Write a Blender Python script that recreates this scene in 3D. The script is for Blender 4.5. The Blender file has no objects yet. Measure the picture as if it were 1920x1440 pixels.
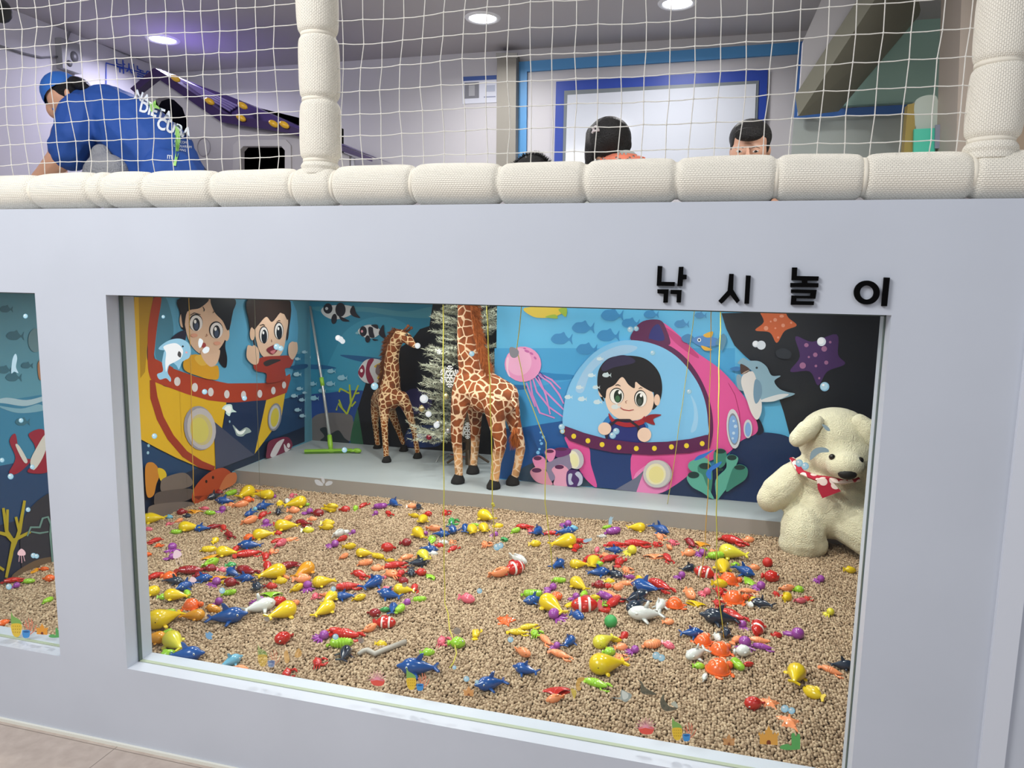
import bpy, bmesh, math, random
import numpy as np
from mathutils import Vector, Matrix, Euler, Quaternion
from mathutils.bvhtree import BVHTree
random.seed(7); PI = math.pi
SC = bpy.context.scene; COL = SC.collection

# ------------------------------------------------------------------ camera
FPX = 1375.3
YAW, PIT, ROL = [math.radians(v) for v in (-14.98, 7.84, 1.02)]
CAM = Vector((0.0, -1.7276, 1.45))
_cy, _sy, _cp, _sp = math.cos(YAW), math.sin(YAW), math.cos(PIT), math.sin(PIT)
_fw = Vector((_sy*_cp, _cy*_cp, -_sp)); _rt = Vector((_cy, -_sy, 0)); _up = _rt.cross(_fw)
RT = _rt*math.cos(ROL) + _up*math.sin(ROL); UPV = -_rt*math.sin(ROL) + _up*math.cos(ROL)
cd = bpy.data.cameras.new('camera'); cam = bpy.data.objects.new('camera', cd); COL.objects.link(cam)
cd.sensor_width = 36; cd.lens = FPX/1920*36; cd.clip_start = 0.05; cd.clip_end = 60
cam.matrix_world = Matrix(((RT.x, UPV.x, -_fw.x, CAM.x), (RT.y, UPV.y, -_fw.y, CAM.y), (RT.z, UPV.z, -_fw.z, CAM.z), (0, 0, 0, 1)))
SC.camera = cam
# ------------------------------------------------------------------ world, lights, exposure
SC.view_settings.view_transform = 'Standard'; SC.view_settings.look = 'None'
SC.view_settings.exposure = 0.0; SC.view_settings.gamma = 1.0; SC.view_settings.use_curve_mapping = False
W = bpy.data.worlds.new('world'); SC.world = W; W.use_nodes = True
W.node_tree.nodes['Background'].inputs[0].default_value = (0.90, 0.94, 1.0, 1)
W.node_tree.nodes['Background'].inputs[1].default_value = 0.42
def area(name, loc, size, power, color=(1, 1, 1), tgt=None, shape='DISK', size_y=None, spread=None):
    l = bpy.data.lights.new(name, 'AREA'); l.shape = shape; l.size = size; l.energy = power; l.color = color
    if size_y: l.size_y = size_y
    if spread: l.spread = math.radians(spread)
    o = bpy.data.objects.new(name, l); COL.objects.link(o); o.location = loc
    d = (Vector(tgt) - Vector(loc)) if tgt else Vector((0, 0, -1))
    o.rotation_euler = d.to_track_quat('-Z', 'Y').to_euler(); return o
area('hall_light', (-2.2, -2.2, 3.3), 1.6, 92, (1, .98, .95), (-1.4, 0, 1.0))
area('hall_light', (1.6, -3.2, 3.3), 1.6, 20, (.93, .95, 1), (0.6, 0, 1.0))
for lx, ly, pw in ((-1.85, .6, 7.5), (-1.85, 1.5, 7), (-1.1, .55, 9), (-1.1, 1.5, 9), (-.1, .55, 9), (-.1, 1.5, 9)):
    area('pit_light', (lx, ly, 1.385), .10, pw*.74, (1, .97, .92))
area('recess_fill', (-1.62, 2.05, 1.385), .16, 3.6, (1, .97, .92)); area('recess_fill', (-2.4, 2.3, 1.385), .16, 1.6, (1, .97, .92))  # unseen fills added to brighten the tree and giraffe recess
area('recess_fill', (-1.3, 2.05, 2.2), .2, 5.0, (1, .97, .92))
area('pit_light', (.42, 1.25, 1.385), .12, 4.5, (1, .98, .93))  # extra fill added to brighten the plush bear
area('recess_fill', (-.3, 2.1, 1.9), .12, 3.0, (1, .97, .92))

# ------------------------------------------------------------------ pixel -> world on a real plane
def ray(px, py):
    return _fw + RT*((px-960)/FPX) - UPV*((py-720)/FPX)
def on(px, py, ax, v):
    d = ray(px, py); t = (v-CAM[ax])/d[ax]; return CAM + d*t
def PY(px, py, y): return on(px, py, 1, y)
def PZ(px, py, z): return on(px, py, 2, z)
def mpp(p): return (p-CAM).dot(_fw)/FPX          # metres per photo pixel at a point

# ------------------------------------------------------------------ materials
def lin(h):
    h = h.lstrip('#'); r = [int(h[i:i+2], 16)/255 for i in (0, 2, 4)]
    return tuple((c/12.92 if c <= .04045 else ((c+.055)/1.055)**2.4) for c in r)
MATS = {}
def mat(h, rough=.5, bump=0, bscale=60, metal=0, emit=0, var=0, vscale=8, coat=0, sub=0, name=None, alpha=None):
    key = (h, rough, bump, bscale, metal, emit, var, vscale, coat, sub, alpha)
    if key in MATS: return MATS[key]
    m = bpy.data.materials.new(name or 'surface_'+h.strip('#')); m.use_nodes = True; nt = m.node_tree
    b = nt.nodes['Principled BSDF']; c = lin(h)
    b.inputs['Base Color'].default_value = (*c, 1); b.inputs['Roughness'].default_value = rough; b.inputs['Metallic'].default_value = metal
    if coat: b.inputs['Coat Weight'].default_value = coat; b.inputs['Coat Roughness'].default_value = .08
    if sub: b.inputs['Sheen Weight'].default_value = sub
    if emit: b.inputs['Emission Color'].default_value = (*c, 1); b.inputs['Emission Strength'].default_value = emit
    if alpha is not None: b.inputs['Alpha'].default_value = alpha
    if bump or var:
        tc = nt.nodes.new('ShaderNodeTexCoord')
    if bump:
        n = nt.nodes.new('ShaderNodeTexNoise'); n.inputs['Scale'].default_value = bscale; n.inputs['Detail'].default_value = 4
        nt.links.new(tc.outputs['Object'], n.inputs['Vector'])
        bp = nt.nodes.new('ShaderNodeBump'); bp.inputs['Strength'].default_value = bump; bp.inputs['Distance'].default_value = .01
        nt.links.new(n.outputs['Fac'], bp.inputs['Height']); nt.links.new(bp.outputs['Normal'], b.inputs['Normal'])
    if var:
        n = nt.nodes.new('ShaderNodeTexNoise'); n.inputs['Scale'].default_value = vscale; n.inputs['Detail'].default_value = 5
        nt.links.new(tc.outputs['Object'], n.inputs['Vector'])
        r = nt.nodes.new('ShaderNodeValToRGB'); r.color_ramp.elements[0].position = .3; r.color_ramp.elements[1].position = .7
        r.color_ramp.elements[0].color = (*[x*(1-var) for x in c], 1); r.color_ramp.elements[1].color = (*[min(1, x*(1+var)) for x in c], 1)
        nt.links.new(n.outputs['Fac'], r.inputs[0]); nt.links.new(r.outputs[0], b.inputs['Base Color'])
    MATS[key] = m; return m
PLAS = lambda h: mat(h, .22, coat=.6)
VINYL = lambda h: mat(h, .38)

def node_mat(name): 
    m = bpy.data.materials.new(name); m.use_nodes = True; return m, m.node_tree, m.node_tree.nodes['Principled BSDF']

# ------------------------------------------------------------------ mesh builder
class MB:
    def __init__(s): s.v = []; s.f = []; s.m = []
    def add(s, vs, fs, mi=0):
        o = len(s.v); s.v += [tuple(v) for v in vs]; s.f += [tuple(i+o for i in f) for f in fs]; s.m += [mi]*len(fs); return s
    def box(s, a, b, mi=0):
        x0, y0, z0 = a; x1, y1, z1 = b
        return s.add([(x0,y0,z0),(x1,y0,z0),(x1,y1,z0),(x0,y1,z0),(x0,y0,z1),(x1,y0,z1),(x1,y1,z1),(x0,y1,z1)],
                     [(0,3,2,1),(4,5,6,7),(0,1,5,4),(1,2,6,5),(2,3,7,6),(3,0,4,7)], mi)
    def tube(s, pts, rad, seg=8, mi=0, cap=True, flat=1.0):
        pts = [Vector(p) for p in pts]; n = len(pts)
        if not hasattr(rad, '__len__'): rad = [rad]*n
        vs = []; ref = None
        for i, p in enumerate(pts):
            t = (pts[min(i+1, n-1)]-pts[max(i-1, 0)])
            t = t.normalized() if t.length > 1e-9 else Vector((0, 0, 1))
            if ref is None:
                ref = Vector((0, 0, 1)) if abs(t.z) < .9 else Vector((0, 1, 0))
            u = t.cross(ref).normalized(); w = u.cross(t).normalized(); ref = w
            for k in range(seg):
                a = 2*PI*k/seg; vs.append(p + u*math.cos(a)*rad[i] + w*math.sin(a)*rad[i]*flat)
        fs = [(i*seg+k, i*seg+(k+1) % seg, (i+1)*seg+(k+1) % seg, (i+1)*seg+k) for i in range(n-1) for k in range(seg)]
        if cap: fs += [tuple(range(seg-1, -1, -1)), tuple(range((n-1)*seg, n*seg))]
        return s.add(vs, fs, mi)
    def ell(s, c, r, rot=None, seg=12, rings=8, mi=0, mif=None, M=None):
        c = Vector(c); R = (Euler(rot).to_matrix() if rot else Matrix.Identity(3)) if M is None else M
        if not hasattr(r, '__len__'): r = (r, r, r)
        vs = [c + R @ Vector((0, 0, -r[2]))]
        for j in range(1, rings):
            ph = -PI/2 + PI*j/rings
            for k in range(seg):
                a = 2*PI*k/seg; vs.append(c + R @ Vector((r[0]*math.cos(ph)*math.cos(a), r[1]*math.cos(ph)*math.sin(a), r[2]*math.sin(ph))))
        vs.append(c + R @ Vector((0, 0, r[2])))
        fs = [(0, 1+(k+1) % seg, 1+k) for k in range(seg)]
        for j in range(rings-2):
            a = 1+j*seg; b = a+seg
            fs += [(a+k, a+(k+1) % seg, b+(k+1) % seg, b+k) for k in range(seg)]
        a = 1+(rings-2)*seg; fs += [(a+k, a+(k+1) % seg, len(vs)-1) for k in range(seg)]
        return s.add(vs, fs, mi)
    def cap(s, a, b, ra, rb, n=5, seg=10):             # tapered capsule, ready for remeshing
        a = Vector(a); b = Vector(b); s.ell(a, ra, seg=seg, rings=6); s.ell(b, rb, seg=seg, rings=6)
        return s.tube([a.lerp(b, i/n) for i in range(n+1)], [ra+(rb-ra)*i/n for i in range(n+1)], seg)
    def chain(s, pts, rad):
        for i in range(len(pts)-1): s.cap(pts[i], pts[i+1], rad[i], rad[i+1])
        return s
    def prism(s, pts, off, mi=0, mside=None):          # 3-D outline extruded by a vector
        off = Vector(off); n = len(pts); vs = [Vector(p) for p in pts] + [Vector(p)+off for p in pts]
        s.add(vs, [tuple(range(n)), tuple(range(2*n-1, n-1, -1))], mi)
        o = len(s.v)-2*n
        s.f += [(o+i, o+n+i, o+n+(i+1) % n, o+(i+1) % n) for i in range(n)]; s.m += [mi if mside is None else mside]*n
        return s
    def build(s, name, mats, parent=None, smooth=False, loc=None, fix=True):
        me = bpy.data.meshes.new(name); me.from_pydata(s.v, [], s.f); me.update()
        for m in (mats if isinstance(mats, (list, tuple)) else [mats]): me.materials.append(m)
        me.polygons.foreach_set('material_index', s.m)
        if fix:
            bm = bmesh.new(); bm.from_mesh(me); bmesh.ops.recalc_face_normals(bm, faces=bm.faces); bm.to_mesh(me); bm.free()
        if smooth: me.polygons.foreach_set('use_smooth', [True]*len(me.polygons))
        if smooth == 'auto':
            bm = bmesh.new(); bm.from_mesh(me)
            for e in bm.edges:
                if len(e.link_faces) == 2 and e.calc_face_angle(0) > .7: e.smooth = False
            bm.to_mesh(me); bm.free()
        o = bpy.data.objects.new(name, me); COL.objects.link(o)
        if parent: o.parent = parent
        if loc: o.location = loc
        return o
def tag(o, label, cat, group=None, kind=None):
    if label: o['label'] = label
    if cat: o['category'] = cat
    if group: o['group'] = group
    if kind: o['kind'] = kind
    return o
def struct(o): o['kind'] = 'structure'; return o
def thing(name, label, cat, loc=(0, 0, 0), rz=0, group=None):
    o = bpy.data.objects.new(name, None); COL.objects.link(o); o.location = loc; o.rotation_euler = (0, 0, rz); o.empty_display_size = .05
    return tag(o, label, cat, group)
def keep(o, parent):                                    # parent a mesh built in world coordinates
    o.parent = parent; o.matrix_parent_inverse = Matrix.LocRotScale(parent.location, parent.rotation_euler, parent.scale).inverted(); return o
def remesh(o, vox, smooth=3, fac=.5):
    m = o.modifiers.new('remesh', 'REMESH'); m.mode = 'VOXEL'; m.voxel_size = vox; m.use_smooth_shade = True
    s = o.modifiers.new('smooth', 'SMOOTH'); s.factor = fac; s.iterations = smooth
    return o
def bake(o):                                            # apply the modifiers into the mesh
    dg = bpy.context.evaluated_depsgraph_get(); me = bpy.data.meshes.new_from_object(o.evaluated_get(dg))
    o.modifiers.clear(); o.data = me; return o
# ================================================================== SETTING
PT = 1.637; WZ0, WZ1 = .262, 1.396; WX0, WX1 = -1.663, .373; LX1 = -1.916; WT = .105
SAND = .24; PLY, PLZ = 1.92, .328; LWX = -2.66; BY = 2.80; PBY = 2.235; PBX = -1.155
DECK = 1.44; RY = 3.18; RX = -4.0; RZ = 2.97
paint_w = mat('#c4cad6', .45, var=.03, vscale=3, name='partition_paint')
def rects(name, boxes, m):
    b = MB()
    for a, c in boxes: b.box(a, c)
    return struct(b.build(name, m))
rects('wall_front', [((-4.2, 0, 0), (.627, WT, WZ0)), ((-4.2, 0, WZ1), (.627, WT, PT)), ((LX1, 0, WZ0), (WX0, WT, WZ1)),
      ((WX1, 0, WZ0), (.627, WT, WZ1)), ((-4.2, 0, WZ0), (-2.62, WT, WZ1)), ((.627, 0, 0), (3.0, WT, PT))], paint_w)
rects('trim_1', [((.627, -.012, 0), (.675, 0, PT-.002))], mat('#d6dbe6', .4, name='trim_paint'))
rects('trim_2', [((-4.2, -.008, 0), (.627, 0, .010))], mat('#e6e6dc', .5, name='caulk'))
# floor with thin grout
m, nt, b = node_mat('floor_tile')
tc = nt.nodes.new('ShaderNodeTexCoord'); br = nt.nodes.new('ShaderNodeTexBrick'); br.offset = 0
mp = nt.nodes.new('ShaderNodeMapping'); mp.inputs['Location'].default_value = (.51, .02, 0)
nt.links.new(tc.outputs['Object'], mp.inputs[0]); nt.links.new(mp.outputs[0], br.inputs['Vector'])
for k, v in (('Scale', 1), ('Mortar Size', .0016), ('Brick Width', .60), ('Row Height', .60), ('Mortar Smooth', .1)): br.inputs[k].default_value = v
br.inputs['Mortar'].default_value = (*lin('#8b7f76'), 1)
nz = nt.nodes.new('ShaderNodeTexNoise'); nz.inputs['Scale'].default_value = 26; nz.inputs['Detail'].default_value = 6
rp = nt.nodes.new('ShaderNodeValToRGB'); rp.color_ramp.elements[0].position = .3; rp.color_ramp.elements[1].position = .72
rp.color_ramp.elements[0].color = (*lin('#b5a69c'), 1); rp.color_ramp.elements[1].color = (*lin('#c6b8ae'), 1)
nt.links.new(tc.outputs['Object'], nz.inputs['Vector']); nt.links.new(nz.outputs['Fac'], rp.inputs[0])
nt.links.new(rp.outputs[0], br.inputs['Color1']); nt.links.new(rp.outputs[0], br.inputs['Color2'])
nt.links.new(br.outputs['Color'], b.inputs['Base Color']); b.inputs['Roughness'].default_value = .45
rects('floor', [((-5, -5, -.1), (4, WT, 0))], m)
rects('floor_pit', [((LWX-.05, WT, -.1), (1.2, 2.9, .15))], mat('#8f8478', .8))
rects('wall_pit_right', [((1.15, WT, .1), (1.2, 2.9, DECK-.04))], mat('#30343f', .6))
rects('floor_deck', [((-4.0, WT, DECK-.04), (3.0, 1.95, DECK)), ((-4.0, 1.95, DECK-.04), (-1.5, RY, DECK)), ((.6, 1.95, DECK-.04), (3.0, RY, DECK))], mat('#b9b7ae', .6))
# stepped platform inside the pit
pl_side = mat('#a39e99', .6, name='platform_side'); pl_top = mat('#a9b1b4', .5, name='platform_top')
b = MB(); b.box((LWX, PLY, .12), (1.15, BY, PLZ)); o = struct(b.build('trim_platform', [pl_side, pl_top]))
for p in o.data.polygons:
    if p.normal.z > .5: p.material_index = 1
# room above
wall_u = mat('#c4c2c6', .6, name='upper_wall_paint')
rects('wall_left', [((RX-.1, WT, DECK-.1), (RX, RY, RZ))], mat('#c6c4cc', .6))
rects('wall_right', [((3.0, 0, 0), (3.1, RY+.1, RZ))], mat('#b9aea4', .6))
rects('wall_back', [((RX, RY, DECK-.1), (3.0, RY+.1, RZ))], wall_u)
rects('ceiling', [((RX, -.6, RZ), (3.0, RY+.1, RZ+.1))], mat('#b7b3b6', .7, name='ceiling_paint'))
def BW(px, py): return PY(px, py, RY)
def slab(name, pts, y, thick, m, mi=None):               # flat board on a y plane, from its outline in the photo
    b = MB(); b.prism([PY(p[0], p[1], y) for p in pts], (0, thick, 0)); return b.build(name, m)
tb = mat('#4f93cc', .5)
struct(slab('trim_3', [(970, 116), (1503, 78), (1503, 100), (988, 134), (986, 340), (966, 340)], RY-.02, .019, tb))
struct(slab('trim_4', [(1501, 78), (1508, 76), (1500, 208), (1700, 196), (1700, 212), (1489, 221)], RY-.10, .019, mat('#3f6fb8', .5)))
struct(slab('trim_5', [(932, 100), (968, 100), (966, 345), (930, 345)], RY-.09, .088, mat('#8b877e', .6)))
struct(slab('trim_6', [(930, 99), (970, 99), (970, 108), (930, 108)], RY-.10, .01, mat('#a5a39e', .6)))
# framed window of the far wall
w = slab('window_1', [(1042.7, 153), (1440, 129.8), (1430, 330), (1038, 345)], RY-.03, .029, mat('#123a9c', .45)); struct(w)
o = slab('window_frame', [(1058, 170), (1423, 151), (1416, 330), (1054, 345)], RY-.036, .006, mat('#6b7378', .4)); o.parent = w
o = slab('window_pane', [(1064, 178), (1418, 157), (1411, 330), (1059, 345)], RY-.041, .005, mat('#c7ccd6', .12)); o.parent = w
# sloping beam, soffit and pillar at the right
b = MB(); Q = [PY(1497, 218, 2.15), PY(1640, 0, 2.15), PY(1700, -95, 2.15), PY(1820, -95, 3.05), PY(1748, 0, 3.05), PY(1572, 209, 3.05)]
b.add(Q+[q+Vector((-.02, .02, .10)) for q in Q], [(0, 1, 4, 5), (1, 2, 3, 4), (6, 7, 10, 11), (7, 8, 9, 10), (0, 5, 11, 6), (5, 4, 10, 11), (4, 3, 9, 10), (0, 1, 7, 6), (1, 2, 8, 7), (2, 3, 9, 8)])
struct(b.build('trim_beam', mat('#8b8a7c', .8)))
struct(slab('wall_soffit', [(1540, 0), (1580, -95), (1700, -95), (1640, 0), (1497, 214), (1506, 76)], 2.2, .05, mat('#b5b3b6', .7)))
struct(slab('wall_mint', [(1560, 199), (1570, 190), (1750, -95), (1850, -95), (1795, 130), (1760, 186), (1701, 192)], RY-.06, .05, mat('#b4dbd0', .6)))
struct(slab('wall_lower_right', [(1489, 222), (1700, 212), (1830, 200), (1830, 345), (1480, 345)], RY-.03, .025, mat('#b4bdb8', .6)))
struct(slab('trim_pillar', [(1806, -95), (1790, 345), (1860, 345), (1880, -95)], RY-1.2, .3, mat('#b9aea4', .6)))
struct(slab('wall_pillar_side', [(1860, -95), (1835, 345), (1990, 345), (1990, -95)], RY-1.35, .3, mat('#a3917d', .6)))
# left mural wall & others get their print later
# ------------------------------------------------------------------ window glass, gasket
m, nt, b = node_mat('clear_glass'); nt.nodes.remove(b); out = nt.nodes['Material Output']
tr = nt.nodes.new('ShaderNodeBsdfTransparent'); tr.inputs[0].default_value = (.96, .985, .98, 1)
gl = nt.nodes.new('ShaderNodeBsdfGlossy'); gl.inputs['Roughness'].default_value = .02
fr = nt.nodes.new('ShaderNodeFresnel'); fr.inputs[0].default_value = 1.35; mx = nt.nodes.new('ShaderNodeMixShader')
ge = nt.nodes.new('ShaderNodeNewGeometry'); iv = nt.nodes.new('ShaderNodeMath'); iv.operation = 'SUBTRACT'; iv.inputs[0].default_value = 1; nt.links.new(ge.outputs['Backfacing'], iv.inputs[1])
mu = nt.nodes.new('ShaderNodeMath'); mu.operation = 'MULTIPLY'; nt.links.new(fr.outputs[0], mu.inputs[0]); nt.links.new(iv.outputs[0], mu.inputs[1])
nt.links.new(mu.outputs[0], mx.inputs[0]); nt.links.new(tr.outputs[0], mx.inputs[1]); nt.links.new(gl.outputs[0], mx.inputs[2]); nt.links.new(mx.outputs[0], out.inputs[0])
GLASS = m; GY = .050
gask = mat('#56645f', .5, name='gasket')
for n, x0, x1 in ((2, WX0, WX1), (3, -2.62, LX1)):
    w = struct(MB().box((x0, GY, WZ0), (x1, GY+.002, WZ1)).build('window_%d' % n, GLASS))
    g = MB(); t = .005
    g.box((x0, GY-.004, WZ0), (x0+t, GY+.008, WZ1)); g.box((x1-t*.5, GY-.003, WZ0), (x1, GY+.008, WZ1))
    g.box((x0, GY-.003, WZ1-.004), (x1, GY+.008, WZ1))
    g.build('gasket', gask, w)
    MB().box((x0, GY-.004, WZ0), (x1, GY+.008, WZ0+.0022)).build('sill_seal', mat('#a8b29c', .5), w)
# ------------------------------------------------------------------ pellets
def pellets():
    rng = np.random.default_rng(3); sp = .0084
    x = np.arange(LWX+.005, .95, sp); y = np.arange(WT+.004, PLY-.004, sp)
    X, Y = np.meshgrid(x, y); X = X+rng.uniform(-.003, .003, X.shape); Y = Y+rng.uniform(-.0026, .0026, Y.shape)
    Z = SAND-.004 + .004*np.sin(X*9+np.sin(Y*7)*2)*np.cos(Y*8) + rng.uniform(-.0034, .0030, X.shape)
    # heaped a little against the platform and the left wall
    Z += .012*np.clip((Y-1.80)/.12, 0, 1)**2 * 1.0
    # only what the camera's side could ever see
    P = np.stack([X.ravel(), Y.ravel(), Z.ravel()], 1)
    vis = (P[:, 0] < .45+.30*P[:, 1]) ; P = P[vis]
    me = bpy.data.meshes.new('wood_pellets'); me.vertices.add(len(P)); me.vertices.foreach_set('co', P.astype(np.float32).ravel()); me.update()
    m, nt, b = node_mat('wood_pellet'); oi = nt.nodes.new('ShaderNodeObjectInfo'); rp = nt.nodes.new('ShaderNodeValToRGB')
    e = rp.color_ramp.elements; e[0].color = (*lin('#8c7358'), 1); e[1].color = (*lin('#cdb596'), 1); x = e.new(.5); x.color = (*lin('#b0967a'), 1)
    nt.links.new(oi.outputs['Random'], rp.inputs[0]); nt.links.new(rp.outputs[0], b.inputs['Base Color']); b.inputs['Roughness'].default_value = .6
    o = bpy.data.objects.new('wood_pellets', me); COL.objects.link(o); me.materials.append(m)
    g = bpy.data.node_groups.new('pellet_scatter', 'GeometryNodeTree')
    g.interface.new_socket('Geometry', in_out='INPUT', socket_type='NodeSocketGeometry'); g.interface.new_socket('Geometry', in_out='OUTPUT', socket_type='NodeSocketGeometry')
    N = g.nodes.new; L = g.links.new; gi = N('NodeGroupInput'); go = N('NodeGroupOutput')
    cy = N('GeometryNodeMeshCylinder'); cy.inputs['Vertices'].default_value = 8; cy.inputs['Radius'].default_value = .0050; cy.inputs['Depth'].default_value = .0094
    ss = N('GeometryNodeSubdivisionSurface'); ss.inputs['Level'].default_value = 1
    try: ss.inputs['Edge Crease'].default_value = .35
    except Exception: pass
    sm = N('GeometryNodeSetShadeSmooth'); st = N('GeometryNodeSetMaterial'); st.inputs['Material'].default_value = m
    ip = N('GeometryNodeInstanceOnPoints'); rv = N('FunctionNodeRandomValue'); rv.data_type = 'FLOAT_VECTOR'; rv.inputs['Max'].default_value = (6.28, 6.28, 6.28)
    rs = N('FunctionNodeRandomValue'); rs.data_type = 'FLOAT'; rs.inputs[2].default_value = .75; rs.inputs[3].default_value = 1.12; rs.inputs['Seed'].default_value = 5
    L(cy.outputs['Mesh'], ss.inputs[0]); L(ss.outputs[0], sm.inputs[0]); L(sm.outputs[0], st.inputs[0]); L(st.outputs[0], ip.inputs['Instance'])
    L(gi.outputs[0], ip.inputs['Points']); L(rv.outputs[0], ip.inputs['Rotation']); L(rs.outputs[1], ip.inputs['Scale']); L(ip.outputs[0], go.inputs[0])
    o.modifiers.new('scatter', 'NODES').node_group = g
    tag(o, 'tan wood pellets filling the fishing pit', 'pellets', kind='stuff')
    struct(MB().box((LWX, WT, .15), (1.15, PLY, SAND-.010)).build('floor_pellet_bed', mat('#4a3a29', .95)))  # bed coloured dark so the gaps between pellets look shaded
pellets()
# ------------------------------------------------------------------ printed murals
def conv(ox, oy, s): return lambda x, y: (ox+x/s, oy+y/s)
Z5 = conv(180, 530, 3.348); Z6 = conv(560, 550, 3.513); Z7 = conv(900, 560, 3.556); Z8 = conv(1200, 460, 2.88); ZL = conv(0, 480, 1.8); Z1 = lambda x, y: (x, y)
def prs(t): return [tuple(float(a) for a in q.split(',')) for q in t.split()]
def smooth_closed(P, n=5):
    out = []; N = len(P)
    for i in range(N):
        p0, p1, p2, p3 = P[i-1], P[i], P[(i+1) % N], P[(i+2) % N]
        for k in range(n):
            t = k/n; out.append(tuple(.5*((2*p1[j])+(-p0[j]+p2[j])*t+(2*p0[j]-5*p1[j]+4*p2[j]-p3[j])*t*t+(-p0[j]+3*p1[j]-3*p2[j]+p3[j])*t**3) for j in (0, 1)))
    return out
def ellp(cx, cy, rx, ry, rot=0, n=22):
    c, s = math.cos(math.radians(rot)), math.sin(math.radians(rot))
    return [(cx+rx*math.cos(a)*c-ry*math.sin(a)*s, cy+rx*math.cos(a)*s+ry*math.sin(a)*c) for a in [2*PI*k/n for k in range(n)]]
def polyl(P, w):
    L, R = [], []
    for i, p in enumerate(P):
        a = P[max(i-1, 0)]; c = P[min(i+1, len(P)-1)]; dx, dy = c[0]-a[0], c[1]-a[1]; d = math.hypot(dx, dy) or 1
        ww = w*(1 if 0 < i < len(P)-1 else .7)/2; L.append((p[0]-dy/d*ww, p[1]+dx/d*ww)); R.append((p[0]+dy/d*ww, p[1]-dx/d*ww))
    return L+R[::-1]
def fishp(cx, cy, l, s=1, h=.42):                        # s = 1: head to the left
    P = [(-.5, 0), (-.32, -.55*h), (-.05, -.62*h), (.1, -.8*h), (.18, -.45*h), (.34, -.1*h), (.5, -.6*h), (.46, 0), (.5, .6*h), (.34, .15*h), (.12, .5*h), (-.1, .55*h), (-.34, .45*h)]
    return [(cx+p[0]*l*s, cy+p[1]*l) for p in P]
class Mural:
    def __init__(s, plane, step): s.plane = plane; s.step = Vector(step); s.mb = MB(); s.mats = []; s.k = 0; s.z = None
    def mi(s, h):
        if h not in s.mats: s.mats.append(h)
        return s.mats.index(h)
    def face(s, h, pts3):
        s.k += 1; o = s.step*s.k; s.mb.add([p+o for p in pts3], [tuple(range(len(pts3)))], s.mi(h))
    def pts(s, h, P): s.face(h, [s.plane(*s.z(*p)) for p in P])
    def S(s, h, t): s.pts(h, smooth_closed(prs(t)))
    def P(s, h, t): s.pts(h, prs(t))
    def E(s, h, *a): s.pts(h, ellp(*a))
    def L(s, h, w, t): s.pts(h, polyl(prs(t), w))
    def F(s, h, *a): s.pts(h, smooth_closed(fishp(*a), 3))
    def done(s, name, parent=None):
        return s.mb.build(name, [VINYL(h) for h in s.mats], parent, fix=False)
# ---- left wall print
M = Mural(lambda x, y: on(x, y, 0, LWX), (.00022, 0, 0))
M.face('#5f9cb4', [Vector((LWX, WT, .15)), Vector((LWX, BY, .15)), Vector((LWX, BY, DECK-.04)), Vector((LWX, WT, DECK-.04))]); M.z = Z1
M.P('#3a83a8', '-60,762 571,662 571,828 435,884 -60,1110'); M.P('#22466f', '-60,885 250,825 571,738 571,828 435,884 435,915 -60,1125')
M.P('#1b2c46', '-60,1000 300,905 571,800 571,828 435,884 435,914 -60,1128')
M.z = ZL; M.S('#a9c7d6', '-20,492 20,478 90,486 160,470 160,482 90,506 20,498'); M.S('#7fb0c6', '-10,505 70,515 130,500 150,520 60,530')
for a in ((50, 270, 60), (20, 180, 45), (45, 410, 55), (15, 385, 50), (75, 560, 50), (90, 370, 40)): M.F('#3c7186', *a)
M.E('#6d93a0', 118, 285, 25, 40); M.S('#b08060', '125,365 140,350 145,410 130,415')
M.S('#97243a', '30,625 50,600 62,660 84,682 104,690 60,732 28,732 50,682'); M.S('#97243a', '95,600 150,590 172,700 150,732 90,728 120,690 115,640')
M.S('#d5d3cd', '100,692 122,645 150,602 160,622 142,680 112,722'); M.S('#d5d3cd', '50,640 62,640 90,690 78,695')
M.S('#2e3340', '80,880 200,800 200,1040 80,1075'); M.S('#6f5c49', '40,1075 110,1030 170,1015 200,1020 190,1045 60,1090')
for t in ('18,1085 34,1010 42,960 100,930', '42,960 20,930 8,850', '36,1000 62,930 80,825', '62,930 50,880', '20,930 22,855', '10,1060 -20,1040', '-20,930 20,940 40,965'): M.L('#b5a42c', 13, t)
M.L('#6f9590', 7, '88,945 100,915 130,915 140,885 158,880 168,905 166,940 176,1060'); M.L('#6f9590', 6, '100,930 130,935 160,930')
M.z = Z5
M.S('#63afd8', '395,110 800,80 1225,110 1225,575 1050,630 820,640 600,590 370,500')
M.S('#4f8fae', '400,110 440,110 480,300 430,480 368,470 375,300')
M.P('#e2b62a', '232,90 352,90 312,330 312,470 340,600 420,650 812,752 742,1172 640,1160 500,1100 380,1040 284,988 228,960')
M.P('#b98f1e', '260,90 352,90 330,220 300,560 270,600'); M.P('#e8bf33', '1060,732 1182,688 1160,830 1120,900 985,1080')
M.S('#b4432b', '355,95 402,95 378,260 362,400 358,475 400,500 480,545 366,625 322,560 316,400 322,260')
M.P('#b4432b', '318,540 358,475 480,540 620,590 820,632 1050,630 1150,605 1212,572 1215,605 1190,690 1060,738 960,750 820,752 700,738 560,698 430,650 366,625')
M.L('#a23c26', 46, '345,610 355,720 395,850 460,970 550,1075 650,1140 735,1168')
for a in ((502, 620, 20, 28), (612, 657, 19, 28), (712, 686, 18, 27), (813, 700, 17, 26), (918, 705, 16, 26), (1020, 697, 15, 25), (1105, 677, 14, 24), (1172, 642, 13, 22)): M.E('#e4dfe2', *a)
M.P('#22355a', '812,756 1060,736 985,1082 860,1120 742,1170'); M.P('#4a4f68', '730,870 985,1080 760,1168 742,1170')
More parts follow.
